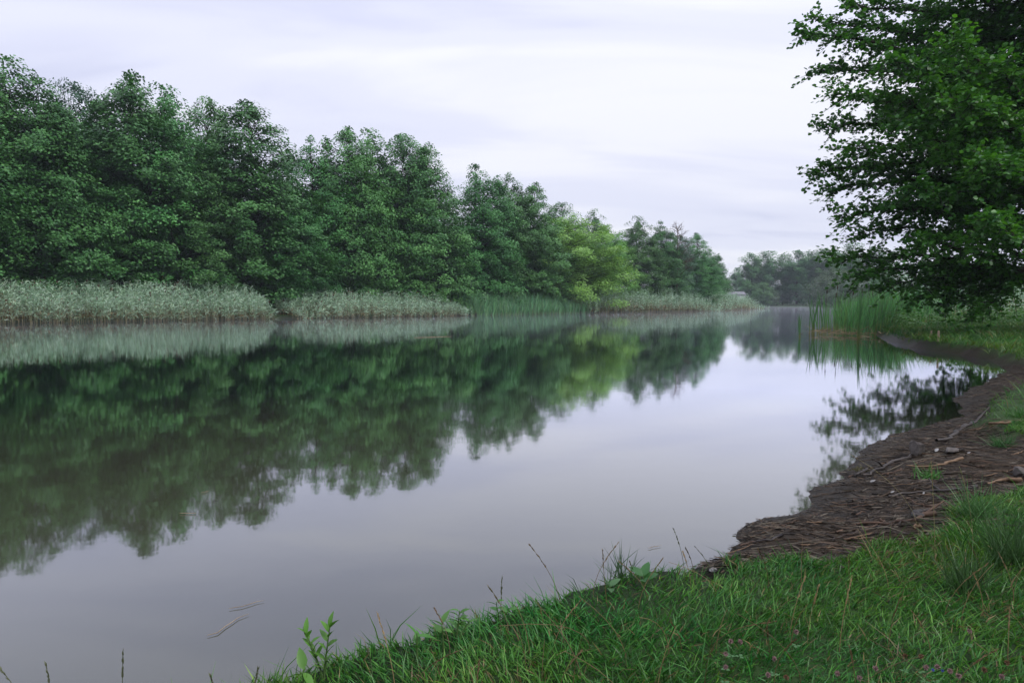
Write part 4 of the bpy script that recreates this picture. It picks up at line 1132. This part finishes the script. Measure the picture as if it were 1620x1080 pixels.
x, y = P25(1530, 935); tuft(x, y, 110, 0.24, 'tall dark grass clump left of the one at the right edge', 7, (0.045, 0.10, 0.03), 0.4, 0.0035)

# ------------------------------------------------------------------ sticks, stone and litter on the mud
def stick(pts, r0, mat, label, group=None, fork=None, seed=0):
    """pts: picture points lying on the mud"""
    r = np.random.default_rng(seed + 40); W = []
    for px, py in pts:
        q = on_z(px, py, 0.14)
        for _ in range(3): q = on_z(px, py, gz(q[0], q[1]) + r0 * 0.7)
        W.append(q)
    W = np.array(W); c = W[0].copy(); c[2] = W[:, 2].min() - r0
    t = np.linspace(0, 1, len(W)); tt = np.linspace(0, 1, 12)
    P = np.stack([np.interp(tt, t, W[:, m]) for m in range(3)], -1)
    P += r.normal(size=P.shape) * np.array([r0, r0, r0 * 0.3]) * 0.7
    root = empty('stick', tuple(c)); tag(root, label, 'stick', group)
    b = MB(); b.add(*tube(P - c, r0 * (1.0 - 0.55 * tt) * r.uniform(0.85, 1.15, 12), 7)); link('stem', b.mesh('stem', True), M[mat], root)
    if fork:
        f, dx, dy, dz, L = fork; o = np.array([np.interp(f, tt, P[:, m]) for m in range(3)]) - c; d = norm(np.array([[dx, dy, dz]]))[0]
        b = MB(); b.add(*tube([o, o + d * L * .5 + r.normal(size=3) * .01, o + d * L], [r0 * .6, r0 * .45, r0 * .2], 6)); link('side_twig', b.mesh('side_twig', True), M[mat], root)
    return root
STK = [
    ([(1540, 668), (1515, 684), (1490, 697)], 0.032, 'wood_dark', 'thick black branch stub on the mud near the right edge', (0.1, 0.6, 0.2, 0.5, 0.25)),
    ([(1600, 668), (1570, 669), (1545, 669)], 0.014, 'wood_tan', 'straight tan stick touching the thick black branch stub', None),
    ([(1442, 718), (1410, 733), (1385, 744), (1368, 752)], 0.020, 'wood_dark', 'long dark stick pointing from the grey stone down to the water', (0.5, -0.5, -0.4, 0.3, 0.2)),
    ([(1372, 742), (1360, 748), (1349, 752)], 0.018, 'wood_dark', 'short dark stick at the very water edge below the moss clump', None),
    ([(1520, 725), (1490, 735), (1462, 740)], 0.017, 'wood_tan', 'curved tan bark strip in the middle of the mud', (0.7, -0.8, -0.3, 0.1, 0.25)),
    ([(1490, 741), (1460, 741), (1438, 741)], 0.010, 'wood_tan', 'thin straight tan stick lying under the curved bark strip', None),
    ([(1427, 742), (1410, 748), (1395, 751)], 0.014, 'wood_brown', 'short brown stick left of the tan bark strip', None),
    ([(1616, 757), (1590, 760), (1560, 763)], 0.022, 'wood_tan', 'orange peeled stick at the right edge of the mud', None),
    ([(1548, 770), (1500, 775), (1445, 778), (1405, 785)], 0.016, 'wood_dark', 'long dark root running across the middle of the mud', (0.4, 0.2, 0.8, 0.1, 0.2)),
    ([(1480, 801), (1450, 797), (1434, 787)], 0.010, 'wood_brown', 'bent thin brown twig below the long dark root', None),
    ([(1478, 812), (1440, 822), (1400, 826), (1350, 828)], 0.018, 'wood_brown', 'long grey-brown branch lying along the top of the near grass', (0.15, 0.6, 0.3, 0.2, 0.18)),
    ([(1470, 808), (1455, 813), (1445, 816)], 0.024, 'wood_dark', 'stubby dark log end beside the long grey-brown branch', None),
    ([(1455, 830), (1445, 834)], 0.014, 'wood_tan', 'short orange wood chip at the grass edge right of the long branch', None),
    ([(1360, 867), (1335, 868), (1312, 866)], 0.011, 'wood_tan', 'orange curved stick at the lower mud edge by the grass', None),
    ([(1500, 842), (1490, 826), (1520, 824)], 0.008, 'wood_brown', 'thin hooked twig near the loose green tuft', None),
    ([(1290, 812), (1260, 824), (1235, 832)], 0.009, 'wood_brown', 'thin twig along the left side of the mud', None),
    ([(1240, 846), (1215, 853), (1190, 858)], 0.010, 'wood_dark', 'dark twig on the left mud tip', None),
    ([(1440, 540), (1470, 545), (1485, 548)], 0.03, 'wood_tan', 'pale stick on the far muddy rim by the two stakes', None),
]
for k, (pts, r0, mt, lab, fk) in enumerate(STK): stick(pts, r0 * (0.7 if pts[0][1] > 700 else 0.85), mt, lab, None, fk, k)
r_ = np.random.default_rng(17); cnt = 0
while cnt < 70:
    px, py = r_.uniform(1150, 1620), r_.uniform(640, 885)
    q = on_z(px, py, 0.1)
    if mud_amount(q[:1], q[1:2])[0] < 0.8 or lake_sd(q[:1], q[1:2])[0] < 0.1: continue
    Lp = r_.uniform(14, 46) * (py - 480) / 300; a = r_.normal(-0.12, 0.14)
    stick([(px, py), (px + Lp * .5, py + Lp * .5 * a + r_.normal()), (px + Lp, py + Lp * a)], r_.uniform(0.0022, 0.0055), ['wood_dark', 'wood_brown', 'wood_brown', 'wood_tan'][cnt % 4] if cnt % 8 else 'wood_tan',
          'small loose twig lying flat on the mud', 'loose twigs strewn over the mud', None, 200 + cnt); cnt += 1
def debris():
    global rng
    keep = rng; rng = np.random.default_rng(71)
    n = 21000; pts = np.empty((0, 2)); P = np.array(MUD); lo, hi = P.min(0), P.max(0)
    while len(pts) < n:
        c = np.column_stack([rng.uniform(lo[0], 9.5, 30000), lo[1] + (14 - lo[1]) * rng.uniform(0, 1, 30000) ** 1.6])
        sd = lake_sd(c[:, 0], c[:, 1]); c = c[(mud_amount(c[:, 0], c[:, 1]) > 0.3) & (sd > 0.0) & (sd < 2.6) & (rng.uniform(size=len(c)) < sstep(0.34, 0.58, fnoise(c[:, 0] * 2.6, c[:, 1] * 3.4, 88)) * 0.75 + 0.25)]; pts = np.vstack([pts, c])
    pts = pts[:n]; B = MB(); sdn = lake_sd(pts[:, 0], pts[:, 1])
    o = np.column_stack([pts, ground_z(pts[:, 0], pts[:, 1]) + 0.003])
    a = rng.normal(-0.2, 0.5, n) + 3.0 * (fnoise(pts[:, 0] * 2.2, pts[:, 1] * 2.2, 14) - 0.44) + np.where(rng.uniform(size=n) < .5, 0, np.pi)
    d = norm(np.stack([np.cos(a), np.sin(a), rng.normal(0.03, 0.10, n)], -1))
    sd_ = norm(np.cross(d, np.array([0, 0, 1.0]) + rng.normal(size=(n, 3)) * 0.5))
    V, F, t = ribbons(o, d, rng.uniform(0.012, 0.09, n) * np.clip(sdn * 3 + 0.35, 0.3, 1), rng.uniform(0.002, 0.007, n), rng.uniform(0, 0.1, n), 2, [0.7, 1, 0.4], sd_)
    pal = np.array([[0.035, 0.025, 0.018], [0.06, 0.042, 0.029], [0.11, 0.080, 0.053], [0.15, 0.095, 0.055], [0.19, 0.16, 0.115], [0.022, 0.017, 0.013]])
    c = pal[rng.integers(0, 6, n)] * rng.uniform(0.2, 0.6, (n, 1)); B.add(V, F, blade_tint(c, c, t))
    # long root strands matted into the surface
    k = 420; i = rng.integers(0, n, k); a = rng.normal(-0.25, 0.4, k); Lr = rng.uniform(0.15, 0.6, k)
    for q in range(k):
        u2 = np.linspace(0, 1, 7); x = pts[i[q], 0] + np.cos(a[q]) * Lr[q] * u2; y = pts[i[q], 1] + np.sin(a[q]) * Lr[q] * u2 + np.cumsum(rng.normal(0, 0.012, 7))
        if lake_sd(x, y).min() < 0.02: continue
        rr = rng.uniform(0.002, 0.006); cc = pal[rng.integers(0, 5)] * rng.uniform(0.2, 0.6)
        B.add(*tube(np.column_stack([x, y, ground_z(x, y) + rr * 0.4]), rr * (1 - 0.6 * u2), 5), cc)
    tag(link('debris', B.mesh('debris'), M['debris']), 'fine reed and bark debris covering the muddy shore', None, None, 'stuff'); rng = keep
debris()
def lump(name, px, py, s, mat, label, cat, seed, group=None, sink=0.3):
    r = np.random.default_rng(seed)
    q = on_z(px, py, 0.15)
    for _ in range(3): q = on_z(px, py, gz(q[0], q[1]))
    import bmesh
    bm = bmesh.new(); bmesh.ops.create_icosphere(bm, subdivisions=2, radius=1.0)
    pl = norm(r.normal(size=(9, 3)))
    for vtx in bm.verts:
        c = np.array(vtx.co); k = 1.0
        for p_ in pl:
            dd = c @ p_
            if dd > 0.62: c = c - p_ * (dd - 0.62)
        vtx.co = c * np.array(s) * (1 + r.normal() * 0.02)
    me = bpy.data.meshes.new(name); bm.to_mesh(me); bm.free()
    o = link(name, me, M[mat]); o.location = (q[0], q[1], gz(q[0], q[1]) + s[2] * (1 - sink) * 0.7); o.rotation_euler = (0, 0, r.uniform(0, 6))
    tag(o, label, cat, group); return o
lump('stone', 1450, 719, (0.075, 0.06, 0.085), 'stone', 'grey pointed stone on the mud beside the small green tuft', 'stone', 3)
lump('stone', 1505, 716, (0.09, 0.05, 0.025), 'stone', 'flat pale stone on the mud right of the pointed grey one', 'stone', 4)
lump('stone', 1612, 754, (0.05, 0.05, 0.04), 'stone', 'small grey stone at the right end of the orange stick', 'stone', 5)
lump('stone', 1130, 905, (0.022, 0.018, 0.012), 'feather', 'small pale stone lying in the near grass below the mud corner', 'stone', 6)
def feather(px, py, L, label, a):
    q = on_z(px, py, 0.15)
    for _ in range(3): q = on_z(px, py, gz(q[0], q[1]) + 0.01)
    L *= 0.62; V, F = leaf_blade(L, L * 0.36, 0.1); b = MB(); b.add(V, F)
    o = link('feather', b.mesh('feather', True), M['feather']); o.location = q; o.rotation_euler = (0.5, -0.35, a); tag(o, label, 'feather', 'white feathers on the mud')
feather(1479, 714, 0.10, 'white feather standing beside the grey pointed stone', 0.6)
feather(1409, 779, 0.05, 'white feather left of the long dark root on the mud', 0.3)
feather(1460, 781, 0.045, 'white feather just under the middle of the long dark root', 0.7)
feather(1376, 762, 0.07, 'pale feather near the left part of the mud by the water', 0.1)
feather(1450, 811, 0.09, 'slender white feather beside the stubby dark log end', 2.4)
feather(1530, 717, 0.05, 'white feather right of the flat pale stone', 0.2)
tuft(*on_z(1363, 727, 0.1)[:2], 60, 0.06, 'olive moss clump at the water edge on the mud', 12, (0.09, 0.085, 0.03), 1.2, 0.006)

# straws drifting on the lake
FL = [(284, 811, 310, 812, 0.012, 'pale straw floating on the dark reflection at the left'), (318, 779, 331, 776, 0.010, 'tiny pale straw above the longer floating one'),
      (362, 962, 418, 949, 0.008, 'thin pale straw floating in the lower left of the lake'), (328, 1004, 394, 970, 0.010, 'long slanted straw floating below the thin one'),
      (655, 534, 715, 532, 0.05, 'pale streak of floating reed far out near the middle reed bed'), (1025, 866, 1046, 862, 0.008, 'white scrap floating near the grass edge')]
for k, (xa, ya, xb, yb, w_, lab) in enumerate(FL):
    A, Bp = on_z(xa, ya, 0.006), on_z(xb, yb, 0.006)
    P = A + (Bp - A) * np.linspace(0, 1, 6)[:, None]; P[1:-1, :2] += np.random.default_rng(k).normal(size=(4, 2)) * w_ * 0.6
    b = MB(); b.add(*tube(P - A, np.array([0.3, 0.5, 0.5, 0.5, 0.4, 0.2]) * w_ * 0.33, 5)); o = link('floating_straw', b.mesh('floating_straw', True), M['stake']); o.location = A; tag(o, lab, 'straw')
# stakes by the far rim and stubs in the water
def stake(px, py, hgt, w, lean, label):
    q = on_z(px, py, 0.03); root = empty('stake', (q[0], q[1], gz(q[0], q[1]) - 0.1), 0.4); tag(root, label, 'stake', 'wooden stakes at the water edge')
    b = MB(); h = w / 2; n = 8; a = np.linspace(0, 6.283, n, endpoint=False)
    V, F = tube([(0, 0, 0), (lean * .4, 0, hgt * .5 + .1), (lean, 0, hgt + .1)], [h, h * .95, h * .9], n); b.add(V, F); b.add(V[-n:], np.arange(n)[None])
    link('post', b.mesh('post'), M['stake'], root)
stake(1472, 547, 0.24, 0.05, 0.02, 'short pale wooden stake, the farther of the pair at the rim')
stake(1484, 551, 0.28, 0.055, 0.0, 'short pale wooden stake, the nearer and taller of the pair')
stake(1392, 545, 0.12, 0.10, 0.0, 'small brown stub poking out of the water near the cattails')
stake(1403, 551, 0.12, 0.12, 0.01, 'dark stub poking out of the water, nearer than the brown one')

# ------------------------------------------------------------------ morning haze
hz, nt, out = new_mat('haze')
pv = N(nt, 'ShaderNodeVolumePrincipled')
pv.inputs['Color'].default_value = (0.80, 0.89, 1.0, 1)
pv.inputs['Density'].default_value = 0.0003
pv.inputs['Anisotropy'].default_value = 0.2
nt.links.new(pv.outputs[0], out.inputs['Volume'])
# thin mist lying on the water
ms_, nt2, out2 = new_mat('mist')
pm = N(nt2, 'ShaderNodeVolumePrincipled')
pm.inputs['Color'].default_value = (0.92, 0.93, 1.0, 1)
pm.inputs['Density'].default_value = 0.0018
nt2.links.new(pm.outputs[0], out2.inputs['Volume'])
V, F = box((30, 140, 0.165), (230, 236, 0.31))
mist = link('mist', np_mesh('mist', V, F), ms_); tag(mist, 'low thin mist lying on the far water', None, None, 'stuff')
V, F = box((20, 250, 13.5), (900, 640, 33))
haze = link('haze', np_mesh('haze', V, F), hz); tag(haze, 'thin pale morning haze over the lake', None, None, 'stuff')
